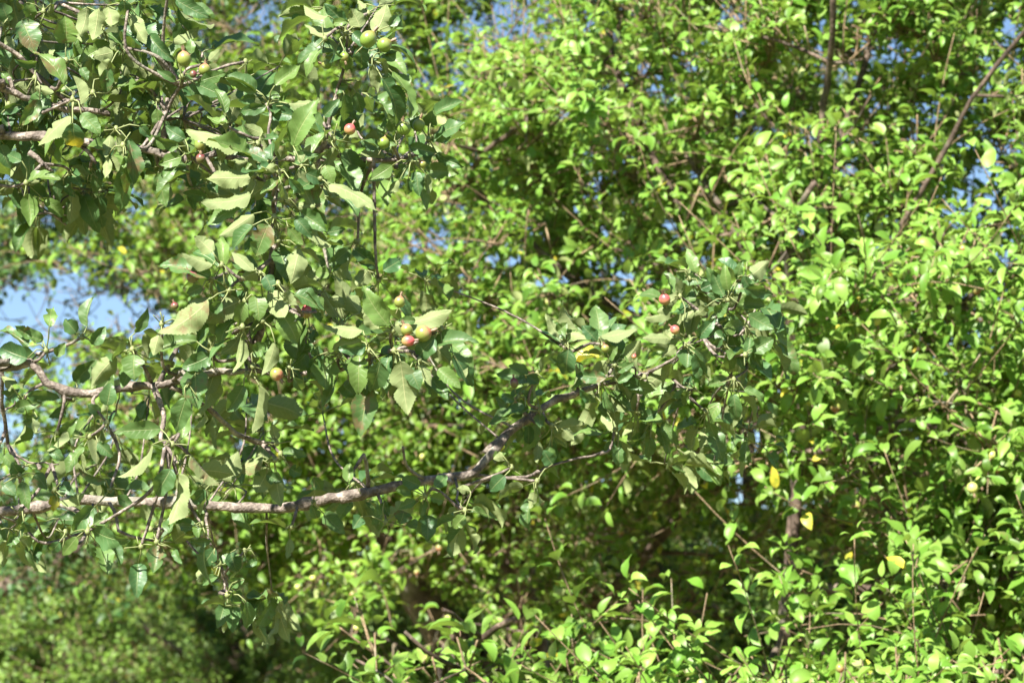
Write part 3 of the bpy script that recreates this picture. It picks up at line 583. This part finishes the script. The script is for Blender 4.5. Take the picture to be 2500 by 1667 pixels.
        # stalk back to the spur is the apple's own stem
    # filler foliage: spurs further back and above along the same limbs
    fill = {}
    def spur(P, k, m, dirn=None):
        lv, tb, _ = fill.setdefault(k, (Leaves(), Tubes(), Tubes()))
        for q in range(m):
            az = rng.random()*6.28; el = rng.uniform(-1.2, .5)
            A = np.array([math.cos(az)*math.cos(el), math.sin(az)*math.cos(el), math.sin(el)])
            if dirn is not None: A = nrm(A+dirn*.5)
            L_ = rng.uniform(.042, .082); pl = rng.uniform(.015, .035)
            B = P+A*pl; N = nrm(np.array([0, 0, 1.0])+rng.normal(0, .45, 3)-A*A[2])
            K = rng.uniform(.3, 1.7)
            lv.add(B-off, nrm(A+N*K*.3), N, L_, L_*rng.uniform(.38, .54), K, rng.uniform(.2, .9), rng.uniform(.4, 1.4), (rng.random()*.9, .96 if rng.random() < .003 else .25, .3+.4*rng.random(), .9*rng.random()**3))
            tb.add(np.array([P, (P+B)/2+[0, 0, .002], B])-off, .0011, 4)
    zones = [  # src x0,x1,y0,y1, depth range, count
        (-60, 420, -40, 300, 3.45, 3.95, 34), (-60, 520, 250, 480, 3.6, 4.05, 26), (380, 700, 90, 420, 3.6, 4.0, 16), (-60, 330, 430, 600, 3.6, 4.1, 5),
        (700, 1100, -30, 480, 3.65, 3.95, 12), (380, 980, 600, 1000, 3.78, 4.0, 9), (-60, 420, 880, 1260, 3.86, 4.15, 11), (480, 1250, 940, 1300, 3.9, 4.2, 9),
        (1250, 1900, 780, 1180, 4.0, 4.3, 16), (1500, 1900, 620, 800, 3.95, 4.15, 12), (450, 700, 1180, 1500, 3.7, 4.0, 5), (-60, 300, 1200, 1330, 3.8, 4.1, 5)]
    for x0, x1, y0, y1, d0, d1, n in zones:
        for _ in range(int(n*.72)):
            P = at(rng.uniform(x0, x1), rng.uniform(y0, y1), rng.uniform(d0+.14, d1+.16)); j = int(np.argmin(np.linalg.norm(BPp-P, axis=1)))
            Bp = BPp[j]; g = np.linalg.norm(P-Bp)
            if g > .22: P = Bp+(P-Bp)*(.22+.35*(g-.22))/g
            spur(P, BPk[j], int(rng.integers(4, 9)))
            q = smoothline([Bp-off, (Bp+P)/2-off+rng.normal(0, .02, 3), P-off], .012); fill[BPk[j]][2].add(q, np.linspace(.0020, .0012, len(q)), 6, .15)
    # unseen crown above and to the left, added to dapple the near leaves
    cr = Leaves(); ct = Tubes()
    for _ in range(62):
        k = int(rng.integers(len(tp)//2, len(tp))); b0 = tp[k, :3]
        P = np.array([rng.uniform(-2.9, -.55), rng.uniform(2.7, 4.9), rng.uniform(2.3, 4.3)])
        if _ >= 48: P = np.array([rng.uniform(-1.35, -.85), rng.uniform(2.3, 3.4), rng.uniform(2.9, 3.9)])  # further unseen clumps, added to shade the upper left leaves
        if P[0] > -.95 and P[2] < 2.6: continue
        X, Y, D = project(P)
        if X > -40 and Y > -40: continue
        ct.add(smoothline([b0-off, (b0+P)/2-off+rng.normal(0, .05, 3), P-off], .06), .005, 5)
        for q in range(16):
            Q = P+rng.normal(0, .07, 3); A = nrm(rng.normal(0, 1, 3)); N = nrm(np.array([0, 0, 1.0])+rng.normal(0, .4, 3)); L_ = rng.uniform(.05, .08)
            cr.add(Q-off, A, N, L_, L_*.55, rng.uniform(.2, 1.2), .25, .3, (rng.random(), .2, .5, .2))
    c_ = link('crown', cr.mesh('crown', 'mid'), tree, M_FG); join_into(c_.data, [(ct.mesh('t'), M_BARK)])
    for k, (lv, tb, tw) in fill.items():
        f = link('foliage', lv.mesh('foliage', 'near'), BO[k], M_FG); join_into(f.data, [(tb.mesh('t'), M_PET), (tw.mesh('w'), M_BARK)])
    return tree

def join_into(me, others):
    """append meshes (quads) to me, each with its own material slot"""
    def grab(m):
        V = np.empty(len(m.vertices)*3, np.float32); m.vertices.foreach_get('co', V)
        Q = np.empty(len(m.loops), np.int32); m.loops.foreach_get('vertex_index', Q)
        return V.reshape(-1, 3), Q.reshape(-1, 4)
    V, Q = grab(me); uv = np.empty(len(me.loops)*2, np.float32); me.uv_layers[0].data.foreach_get('uv', uv)
    tn = np.empty(len(me.vertices)*4, np.float32); me.attributes['tint'].data.foreach_get('color', tn)
    mi = np.zeros(len(Q), np.int32); Vs, Qs, n, mis, nu, nv = [V], [Q], len(V), [mi], 0, 0
    for s, (m, mt) in enumerate(others):
        v, q = grab(m); Vs.append(v); Qs.append(q+n); n += len(v); mis.append(np.full(len(q), s+1, np.int32)); nu += len(q)*4; nv += len(v)
        bpy.data.meshes.remove(m)
    mats = list(me.materials); me.clear_geometry()
    V = np.vstack(Vs); Q = np.vstack(Qs); q = len(Q)
    me.vertices.add(len(V)); me.vertices.foreach_set('co', V.ravel())
    me.loops.add(q*4); me.loops.foreach_set('vertex_index', Q.ravel().astype(np.int32)); me.polygons.add(q)
    me.polygons.foreach_set('loop_start', np.arange(0, q*4, 4, dtype=np.int32)); me.polygons.foreach_set('use_smooth', np.ones(q, bool))
    me.update(calc_edges=True)
    l = me.uv_layers.new(name='UVMap'); l.data.foreach_set('uv', np.concatenate([uv, np.zeros(nu*2, np.float32)]))
    a = me.attributes.new('tint', 'BYTE_COLOR', 'POINT'); a.data.foreach_set('color', np.concatenate([tn, np.full(nv*4, .5, np.float32)]))
    me.materials.clear()
    for m in mats: me.materials.append(m)
    for _, mt in others: me.materials.append(mt)
    me.polygons.foreach_set('material_index', np.concatenate(mis)); me.update()
build_near_tree()

# ------------------------------------------------------------------ the trees behind
# openings in the crowns where the sky shows: src x, y, radius x, radius y, strength
GAPS = [(60, 790, 120, 52, .76), (170, 735, 85, 50, .82), (265, 770, 85, 46, .78), (390, 790, 60, 36, .7), (1600, 210, 30, 18, .9), (1500, 90, 26, 18, .9), (2000, 60, 25, 20, .9), (1980, 330, 26, 15, .9), (1700, 420, 26, 20, .9), (2250, 260, 26, 16, .9), (1250, 640, 26, 20, .9), (1480, 560, 24, 18, .9), (1330, 100, 40, 40, .8), (340, 780, 60, 45, .8), (300, 920, 50, 30, .7), (180, 700, 45, 50, .7), (50, 850, 60, 40, .6),
        (1050, 590, 55, 40, .75), (1830, 1065, 40, 70, .95), (1815, 1180, 30, 60, .85), (330, 130, 50, 120, .6), (345, 270, 40, 30, .7), (35, 300, 30, 60, .8), (620, 50, 60, 60, .5),
        (1270, 40, 80, 60, .6), (2130, 120, 25, 15, .9), (1810, 40, 40, 30, .8), (1380, 275, 20, 15, .9), (2440, 490, 50, 25, .75), (960, 150, 40, 100, .5), (2350, 720, 16, 30, .7), (2450, 360, 30, 25, .8),
        (560, 1130, 30, 40, .5), (590, 1080, 30, 30, .6), (460, 880, 60, 60, .5), (1770, 25, 40, 30, .7)]
for _x, _y in ((1290, 260), (1205, 60), (1130, 110), (1700, 260), (1885, 120), (1540, 520), (1840, 520), (1240, 650), (1295, 635), (1400, 745), (1440, 640), (1620, 600), (1765, 640), (2280, 450), (2310, 600), (2330, 350), (2060, 100), (2320, 60),
               (1480, 160), (1950, 390), (2100, 310), (1590, 150), (960, 560), (1000, 545), (930, 600), (1130, 590), (1170, 800), (640, 1100), (1010, 60), (890, 330), (1350, 55), (1660, 60), (2010, 250), (1740, 300), (1370, 420)):
    GAPS.append((_x*1.063, _y*1.063, 15+(_x*7 % 9), 12+(_y*5 % 9), .97))
def gapmask(P, extra=1.0):
    X, Y, D = project(P); keep = np.ones(len(P), bool); u = rng.random(len(P))
    for x, y, rx, ry, s in GAPS:
        if 24 < rx < 55: rx, ry = rx*.75, ry*.75
        d = ((X-x)/rx)**2+((Y-y)/ry)**2
        keep &= ~((d < 1) & (u < s*extra) & (D > 4.3))
    return keep

def bez(a, b, c, n):
    t = np.linspace(0, 1, n)[:, None]; return a*(1-t)**2+2*b*t*(1-t)+c*t*t

def back_tree(name, label, base, limbs, blobs, n_sec, n_shoot, n_spur, mat, lod, leaf, seed, apples=0, shootlen=(.18, .5), bright=.5, trunkmat=None, group=None, wood=True, yellowp=.007, sparse=(), clump=11.0, gapf=-.6, nearbig=0.0):
    global rng
    rng = np.random.default_rng(seed); random.seed(seed)
    off = np.array(base, float); trunkmat = trunkmat or M_BARK2
    blobs = [((b[0][0], b[0][1], b[0][2]+b[0][1]*.089), b[1], b[2] if len(b) > 2 else 1.0) for b in blobs]
    sparse = [((c[0], c[1], c[2]+c[1]*.089), r, p) for c, r, p in sparse]
    tree = empty(name, tuple(off), label, 'tree', group)
    sk = []; rad = []
    for li, (kind, pts) in enumerate(limbs):
        P = smoothline(pts, .05); t = Tubes(); q = P[:, :3]-off
        m = len(q); j = np.cumsum(rng.normal(0, .0025, q.shape), axis=0); j -= np.linspace(0, 1, m)[:, None]*j[-1]
        t.add(q+j, P[:, 3]*(1+.06*np.sin(np.arange(m)*1.3+li)), 14 if kind == 'trunk' else 9, .04)
        link(kind, t.mesh(kind), tree, trunkmat)
        s0 = 0 if kind != 'trunk' else int(m*.45)
        sk.append(P[s0:, :3]); rad.append(P[s0:, 3])
    S = np.vstack(sk); Rr = np.concatenate(rad)
    # secondary branches: join points of the crown to the nearest wood
    wts = np.array([b[1][0]*b[1][1]*b[1][2]*b[2] for b in blobs]); wts = wts/wts.sum()
    def sample(n, shell=.5):
        k = rng.choice(len(blobs), n, p=wts); c = np.array([b[0] for b in blobs])[k]; r = np.array([b[1] for b in blobs])[k]
        d = nrm(rng.normal(0, 1, (n, 3))); u = rng.random(n)**(1/3)
        u = shell*(.75+.25*rng.random(n))+(1-shell)*u if False else np.where(rng.random(n) < shell, .78+.22*rng.random(n), u)
        return c+d*u[:, None]*r
    pts = sample(n_sec, .35); pts = pts[pts[:, 2] > .35]
    cen = np.average([b[0] for b in blobs], axis=0, weights=wts)
    order = np.argsort(np.min(np.linalg.norm(pts[:, None]-S[None, ::4], axis=2), axis=1)); pts = pts[order]
    nodes = list(S); nr = list(Rr); tb = Tubes()
    NA = np.zeros((len(S)+n_sec*9, 3)); NA[:len(S)] = S; cnt = len(S)
    NR = np.zeros(len(NA)); NR[:cnt] = Rr; SECN = []; SECD = []
    for p in pts:
        d = np.linalg.norm(NA[:cnt]-p, axis=1)+np.maximum(0, NA[:cnt, 2]-p[2])*.8; i = int(np.argmin(d)); a = NA[i]; L_ = np.linalg.norm(p-a)
        if L_ < .05: continue
        b = (a+p)/2+rng.normal(0, .10*L_, 3)+np.array([0, 0, -.06*L_])
        c = bez(a, b, p, 8); r0 = min(NR[i]*.7, .004+.014*L_+.004); r = np.linspace(r0, .0035, 8)
        ok = gapmask(c[4:5], .8)[0]
        if not ok: continue
        tb.add(c-off, r, 6, .05)
        NA[cnt:cnt+7] = c[1:]; NR[cnt:cnt+7] = r[1:]; cnt += 7
        SECN.append(c[2:]); SECD.append(np.gradient(c, axis=0)[2:])
    if wood and tb.n: link('branchwork', tb.mesh('branchwork'), tree, trunkmat)
    SECN = np.vstack(SECN); SECD = nrm(np.vstack(SECD))
    # shoots
    lv = Leaves(); ts = Tubes(); X = []
    i = rng.integers(0, len(SECN), n_shoot); B = SECN[i]+rng.normal(0, .006, (n_shoot, 3))
    outd = nrm(B-cen)
    D0 = nrm(outd*.55+SECD[i]*.5+np.array([0, 0, .55])+rng.normal(0, .42, (n_shoot, 3)))
    Ls = rng.uniform(*shootlen, n_shoot); D1 = nrm(D0+np.array([0, 0, .35])+rng.normal(0, .25, (n_shoot, 3)))
    droop = rng.random(n_shoot) < .3; D1[droop] = nrm(D0[droop]+np.array([0, 0, -.7]))
    k = gapmask(B+D0*Ls[:, None]*.6); 
    ga = 2.399
    def thin(P):
        m_ = np.ones(len(P), bool)
        for (c, r, pr) in sparse: m_ &= ~((np.linalg.norm((P-np.array(c))/np.array(r), axis=1) < 1.05) & (rng.random(len(P)) < pr))
        return m_
    def field(P):
        q = P*clump
        return np.sin(q[:, 0]*1.0+1.3*np.sin(q[:, 2]*.9+seed))+np.sin(q[:, 2]*1.15+1.1*np.sin(q[:, 1]*.8))+np.sin(q[:, 1]*1.1+q[:, 0]*.5)
    k &= thin(B) & (field(B+D0*Ls[:, None]*.6) > gapf+.12)
    def addleaves(P, ax, idx, scale=1.0, rose=False):
        n = len(P)
        ref = np.where(np.abs(ax[:, 2:3]) < .9, np.array([[0, 0, 1.0]]), np.array([[1.0, 0, 0]]))
        u = nrm(np.cross(ax, ref)); v = np.cross(ax, u); th = idx*ga+rng.random(n)*.6
        rad_ = u*np.cos(th)[:, None]+v*np.sin(th)[:, None]
        A = nrm(rad_*1.0+ax*(.55 if not rose else .35)[..., None] if False else rad_+ax*(.3 if rose else .55)+np.array([0, 0, .12])+rng.normal(0, .18, (n, 3)))
        pet = rng.uniform(.012, .028, n)*leaf/.055
        O = P+A*pet[:, None]
        N = nrm(ax*.5+np.array([0, 0, .9])+np.array([-.12, -.30, 0])+rng.normal(0, .33, (n, 3)))
        L_ = leaf*np.clip(rng.normal(.95, .27, n), .4, 1.5)*scale*np.where(O[:, 1] < nearbig, 1.10, 1.0); K = rng.uniform(.25, 1.9, n)
        A = nrm(A+N*(K*.22)[:, None])
        kk = gapmask(O+A*(leaf*.5), 1.0)
        fld = field(O)
        kk &= ~((fld < gapf) & (rng.random(n) < .68))
        for (c, r, pr) in sparse:
            kk &= ~((np.linalg.norm((O-np.array(c))/np.array(r), axis=1) < 1) & (rng.random(n) < pr))
        O, A, N, L_, K = O[kk], A[kk], N[kk], L_[kk], K[kk]; n = len(O); P = P[kk]
        T = np.stack([rng.random(n), np.where(rng.random(n) < yellowp, .95, .25), np.clip(rng.normal(bright, .24, n)+.16*np.sin(O[:, 0]*3.1+O[:, 2]*4.3+seed), 0, 1), .85*rng.random(n)**2], -1)
        lv.add(O-off, A, N, L_, L_*rng.uniform(.36, .6, n), K, rng.uniform(.05, .8, n), rng.uniform(0, 1.0, n), T)
        return P, O
    AX = []; PP = []; II = []; SP = []
    for a in np.nonzero(k)[0]:
        c = bez(B[a], B[a]+D0[a]*Ls[a]*.5, B[a]+(D0[a]*.45+D1[a]*.55)*Ls[a], 6)
        ts.add(c-off, np.linspace(.0021, .0011, 6)*(1 if lod != 'far' else 1.6), 5 if lod != 'far' else 3)
        m = max(4, int(Ls[a]/(.024*leaf/.055))); t = np.sort(rng.random(m)*.95+.05); t[-3:] = 1
        q = np.stack([np.interp(t*5, np.arange(6), c[:, z]) for z in range(3)], -1); g = c[-1]-c[0]
        PP.append(q); AX.append(np.repeat(nrm(g)[None], m, 0)); II.append(np.arange(m)); SP.append(B[a])
    addleaves(np.vstack(PP), np.vstack(AX), np.concatenate(II))
    # spurs
    i = rng.integers(0, len(SECN), n_spur); Bs = SECN[i]; sd = nrm(nrm(Bs-cen)*.4+rng.normal(0, .8, (n_spur, 3))+np.array([0, -.1, .35]))
    Ps = Bs+sd*rng.uniform(.02, .12, n_spur)[:, None]; k = gapmask(Ps) & thin(Ps); Bs, sd, Ps = Bs[k], sd[k], Ps[k]
    for a in range(len(Ps)): ts.add(np.array([Bs[a], Ps[a]])-off, (.0028, .002), 4 if lod != 'far' else 3)
    m = rng.integers(4, 8, len(Ps)); idx = np.concatenate([np.arange(q) for q in m])
    addleaves(np.repeat(Ps, m, 0), np.repeat(sd, m, 0), idx, 1.0, True)
    if wood: link('twigs', ts.mesh('twigs'), tree, M_SHOOT)
    cr = link('crown', lv.mesh('crown', lod), tree, mat)
    print('TREE', name, label[:30], lv.count(), 'leaves')
    # fruit
    if apples:
        Xp, Yp, Dp = project(Ps); vis = np.nonzero((Xp > -50) & (Xp < 2550) & (Yp > -50) & (Yp < 1720))[0]
        ds = Dp[vis]; vis = vis[np.argsort(ds+rng.random(len(ds))*1.2)][:apples*3]; rng.shuffle(vis)
        for a in vis[:apples]:
            r = rng.uniform(.009, .013); kd = 'y' if rng.random() < .8 else 'm'
            apple(tree, Ps[a]+np.array([rng.normal(0, .02), -.02, -.035]), r, kd, (rng.normal(0, .3), -.2, -1), 1.0, None, detail=True)
    return tree

def W(x, y, d, r=None):      # point from display coordinates of the whole photograph (2352 wide)
    p = at(x*1.063, y*1.063, d); return (*p, r) if r is not None else p
def wl(kind, d0, d1, r0, r1, *xy):
    n = len(xy)
    return (kind, [W(x, y, d0+(d1-d0)*i/(n-1), r0+(r1-r0)*i/(n-1)) for i, (x, y) in enumerate(xy)])

RT = (1.05, 6.9, 0)
limbsR = [('trunk', [(1.02, 6.95, -.05, .06), (.9, 6.8, .6, .04), (.83, 6.75, 1.3, .032), *[W(x, y, 6.7, r) for x, y, r in ((1800, 1500, .019), (1812, 1300, .018), (1822, 1150, .018), (1832, 1000, .017), (1850, 880, .016))], W(1875, 760, 6.8, .014), W(1900, 600, 6.9, .012)]),
    wl('limb', 6.8, 6.4, .011, .008, (1900, 600), (1880, 400), (1900, 200), (1912, 100), (1915, -40)),
    wl('limb', 6.6, 6.2, .009, .005, (1960, 720), (2050, 540), (2120, 420), (2190, 300), (2260, 180), (2350, 70), (2430, -60)),
    wl('limb', 6.7, 6.3, .014, .010, (1850, 880), (1960, 720), (2060, 560)),
    wl('limb', 6.7, 6.4, .015, .008, (1830, 900), (1810, 640), (1815, 560), (1840, 470), (1870, 420)),
    wl('limb', 6.4, 6.2, .008, .005, (1812, 570), (1800, 520), (1812, 460)),
    wl('limb', 6.7, 6.9, .013, .008, (1820, 1000), (1760, 950), (1720, 900), (1700, 860)),
    wl('limb', 6.8, 7.2, .013, .007, (1780, 760), (1710, 570), (1640, 450), (1560, 330)),
    wl('limb', 7.0, 7.3, .014, .008, (1840, 700), (1700, 560), (1560, 480), (1420, 180), (1400, 60)),
    wl('limb', 7.4, 7.2, .013, .008, (1850, 900), (1400, 700), (1080, 420), (1140, 250), (1190, 175), (1230, 110)),
    wl('limb', 7.2, 7.0, .010, .006, (1080, 420), (1110, 350), (1170, 310), (1210, 270)),
    wl('limb', 6.9, 6.6, .012, .008, (1850, 860), (2050, 800), (2200, 700), (2360, 600), (2480, 540)),
    wl('limb', 6.7, 5.8, .013, .006, (1820, 1050), (1990, 1000), (2120, 970), (2260, 1040), (2400, 1090)),
    wl('limb', 6.7, 5.6, .016, .007, (1815, 1350), (1960, 1350), (2150, 1360), (2300, 1330), (2420, 1300)),
    wl('limb', 6.7, 6.5, .010, .006, (1808, 1280), (1840, 1360), (1875, 1410)),
    wl('limb', 6.5, 5.4, .012, .006, (1790, 1480), (1760, 1560), (1900, 1600), (2100, 1560), (2300, 1540)),
    wl('limb', 6.7, 7.2, .012, .007, (1900, 600), (1930, 350), (2000, 100), (2050, -200))]
back_tree('apple_tree', 'largest apple tree behind at the right, bright yellow green leaves and a forked slim trunk', RT, limbsR,
    [((1.75, 7.4, 2.75), (1.95, 1.25, 1.2)), ((.75, 7.2, 2.55), (1.2, 1.0, .85)), ((1.3, 5.95, 2.0), (1.0, .5, .42), 1.7), ((1.6, 5.9, 1.45), (1.0, .6, .33), 1.8), ((2.4, 7.3, 1.6), (1.2, 1.3, .7)), ((.8, 5.45, 1.15), (1.0, .38, .18), 6.0), ((2.2, 7.6, 3.9), (1.5, 1.4, 1.0), .3)],
    2500, 6000, 20500, M_BG1, 'mid', .042, 11, apples=60, gapf=-.5, bright=.58, nearbig=5.95, sparse=[((.28, 6.3, 1.55), (.75, 1.5, .34), .12)])

limbsC = [('trunk', [(-.16, 9.3, -.05, .17), *[W(x, y, 9.2, r) for x, y, r in ((1120, 1640, .11), (1060, 1530, .095), (1000, 1430, .075), (900, 1260, .06), (880, 1100, .05))]]),
    ('trunk', [(-.1, 9.6, -.05, .15), *[W(x, y, 9.5, r) for x, y, r in ((1200, 1600, .085), (1195, 1450, .08), (1185, 1300, .065), (1210, 1150, .05), (1250, 950, .04), (1260, 700, .03))]]),
    wl('limb', 9.5, 9.3, .032, .012, (1200, 1480), (1400, 1360), (1560, 1180), (1580, 1080), (1620, 900)),
    wl('limb', 9.4, 9.8, .03, .012, (1210, 1150), (1100, 900), (1020, 700), (950, 480)),
    wl('limb', 9.4, 9.2, .03, .010, (1250, 950), (1400, 760), (1500, 560), (1520, 350)),
    wl('limb', 9.2, 9.0, .03, .010, (900, 1260), (760, 1200), (600, 1240), (450, 1180)),
    wl('limb', 9.5, 9.6, .025, .010, (880, 1100), (820, 900), (760, 700), (700, 400))]
back_tree('apple_tree', 'two stemmed apple tree in the middle behind, thick leaning trunks in the shade', (-.2, 9.4, 0), limbsC,
    [((-.1, 9.9, 2.9), (1.9, 1.5, 1.35), .6), ((.2, 9.2, 1.9), (1.7, 1.0, .55)), ((-.75, 9.0, 2.1), (1.1, .8, .7)), ((.2, 8.2, 1.45), (1.1, .5, .28)), ((-.3, 9.9, 4.2), (1.5, 1.4, .9), .5)],
    1600, 3800, 14000, M_BG2, 'mid', .043, 12, apples=40, bright=.52, yellowp=.008, sparse=[((.3, 8.9, 1.4), (1.0, 1.6, .38), .35), ((-.7, 9, .95), (1.2, 1.5, .35), .4)])

limbsF = [wl('trunk', 4.7+.9, 5.3, .012, .006, (1000, 1640), (1060, 1540), (1110, 1470), (1180, 1420)),
    wl('limb', 5.4, 5.3, .006, .004, (1060, 1540), (980, 1500), (930, 1450)),
    wl('limb', 5.4, 5.2, .006, .004, (1110, 1470), (1060, 1430), (1020, 1400))]
limbsF[0][1].insert(0, (-.3, 5.75, -.03, .016))
back_tree('apple_sapling', 'small leafy apple sapling at the bottom centre, glossy yellow green leaves before the dark trunks', (-.3, 5.75, 0), limbsF,
    [((-.16, 5.35, 1.27), (.30, .18, .16)), ((-.28, 5.4, 1.12), (.26, .2, .12))], 26, 40, 60, M_BG1, 'mid', .062, 21, shootlen=(.08, .2), bright=.6)

limbsL = [('trunk', [(-3.4, 12.6, -.05, .16), (-3.35, 12.55, 1.1, .12), (-3.2, 12.5, 2.2, .09), (-3.25, 12.4, 3.2, .05), (-2.9, 12.3, 4.8, .03)]),
    ('limb', [(-3.2, 12.5, 2.2, .05), (-1.9, 12.2, 2.9, .04), (-1.3, 11.9, 3.5, .025), (-.9, 11.7, 4.3, .012)]),
    ('limb', [(-3.25, 12.5, 2.0, .05), (-3.1, 12.2, 2.9, .04), (-3.4, 12.0, 3.8, .02)])]
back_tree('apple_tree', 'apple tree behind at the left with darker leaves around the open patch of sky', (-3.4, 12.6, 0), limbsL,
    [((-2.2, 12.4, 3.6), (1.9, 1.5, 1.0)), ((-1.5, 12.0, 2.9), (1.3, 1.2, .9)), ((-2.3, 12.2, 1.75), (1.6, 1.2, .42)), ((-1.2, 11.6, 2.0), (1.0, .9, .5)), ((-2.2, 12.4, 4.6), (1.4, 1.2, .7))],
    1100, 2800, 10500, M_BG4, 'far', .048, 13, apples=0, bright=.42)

far = [((1.2, 13.4, 0), 'shaded apple tree between the centre trunks and the right hand trunk', 35), ((-2.0, 17.2, 0), 'low spreading apple tree far back at the bottom left', 31), ((.9, 19.5, 0), 'far apple tree seen between the centre trunks', 32), ((4.6, 16.5, 0), 'far apple tree behind the right hand crown', 33), ((-6.4, 17.5, 0), 'far apple tree cut by the left edge', 34)]
for (x, y, z), lb, sd in far:
    top = 3.4 if x < -1 else 3.9 if x < 3 else 3.7
    lm = [('trunk', [(x, y, -.05, .17), (x+.05, y, .9, .14), (x-.1, y-.1, 1.7, .10), (x+.1, y-.1, 2.6, .06), (x+.1, y-.1, top, .03)]),
          ('limb', [(x, y, 1.3, .07), (x+.9, y-.5, 2.0, .05), (x+1.8, y-.9, 2.7, .02)]), ('limb', [(x, y, 1.2, .07), (x-.8, y-.6, 2.1, .05), (x-1.7, y-.9, 2.8, .02)]),
          ('limb', [(x, y, 1.3, .05), (x+.3, y-1.0, 1.9, .04), (x-.4, y-1.8, 2.5, .015)])]
    h = y*.089
    back_tree('apple_tree', lb, (x, y, z), lm, [((x, y, top-1.0-h), (2.3, 1.7, .95)), ((x, y-.3, 2.0-h), (2.5, 1.7, .95), 1.3), ((x+.8, y-.9, 2.7-h), (1.6, 1.0, .7)), ((x-.9, y-.9, 2.6-h), (1.5, 1.0, .7))],
        1000, 3000, 15000, M_BG3, 'far', .044 if x < 0 else .05, sd, bright=.55)
fars = [((-5.4, 34, 0), 'distant bushy tree filling the view low at the bottom left', 45), ((1.4, 36, 0), 'distant bushy tree low behind the centre trunks', 46), ((-9, 38, 0), 'distant bushy tree beyond the orchard behind the left gap', 41), ((-2, 42, 0), 'distant round tree beyond the orchard left of centre', 42), ((5, 40, 0), 'distant round tree beyond the orchard right of centre', 43), ((12, 36, 0), 'distant bushy tree beyond the orchard behind the right edge', 44)]
for (x, y, z), lb, sd in fars:
    lm = [('trunk', [(x, y, -.05, .2), (x, y, 2.0, .15), (x+.1, y, 5.0, .05)])]
    back_tree('bushy_tree', lb, (x, y, z), lm, [((x, y, .9), (4.3, 2.0, 1.5)), ((x+2, y-.8, .2), (2.6, 1.4, 1.4)), ((x-2, y-.6, .3), (2.6, 1.4, 1.5)), ((x, y-.6, -1.2), (4.0, 1.6, 1.2))], 240, 500, 5200, M_BG3, 'far', .16, sd, shootlen=(.3, .8), wood=False)
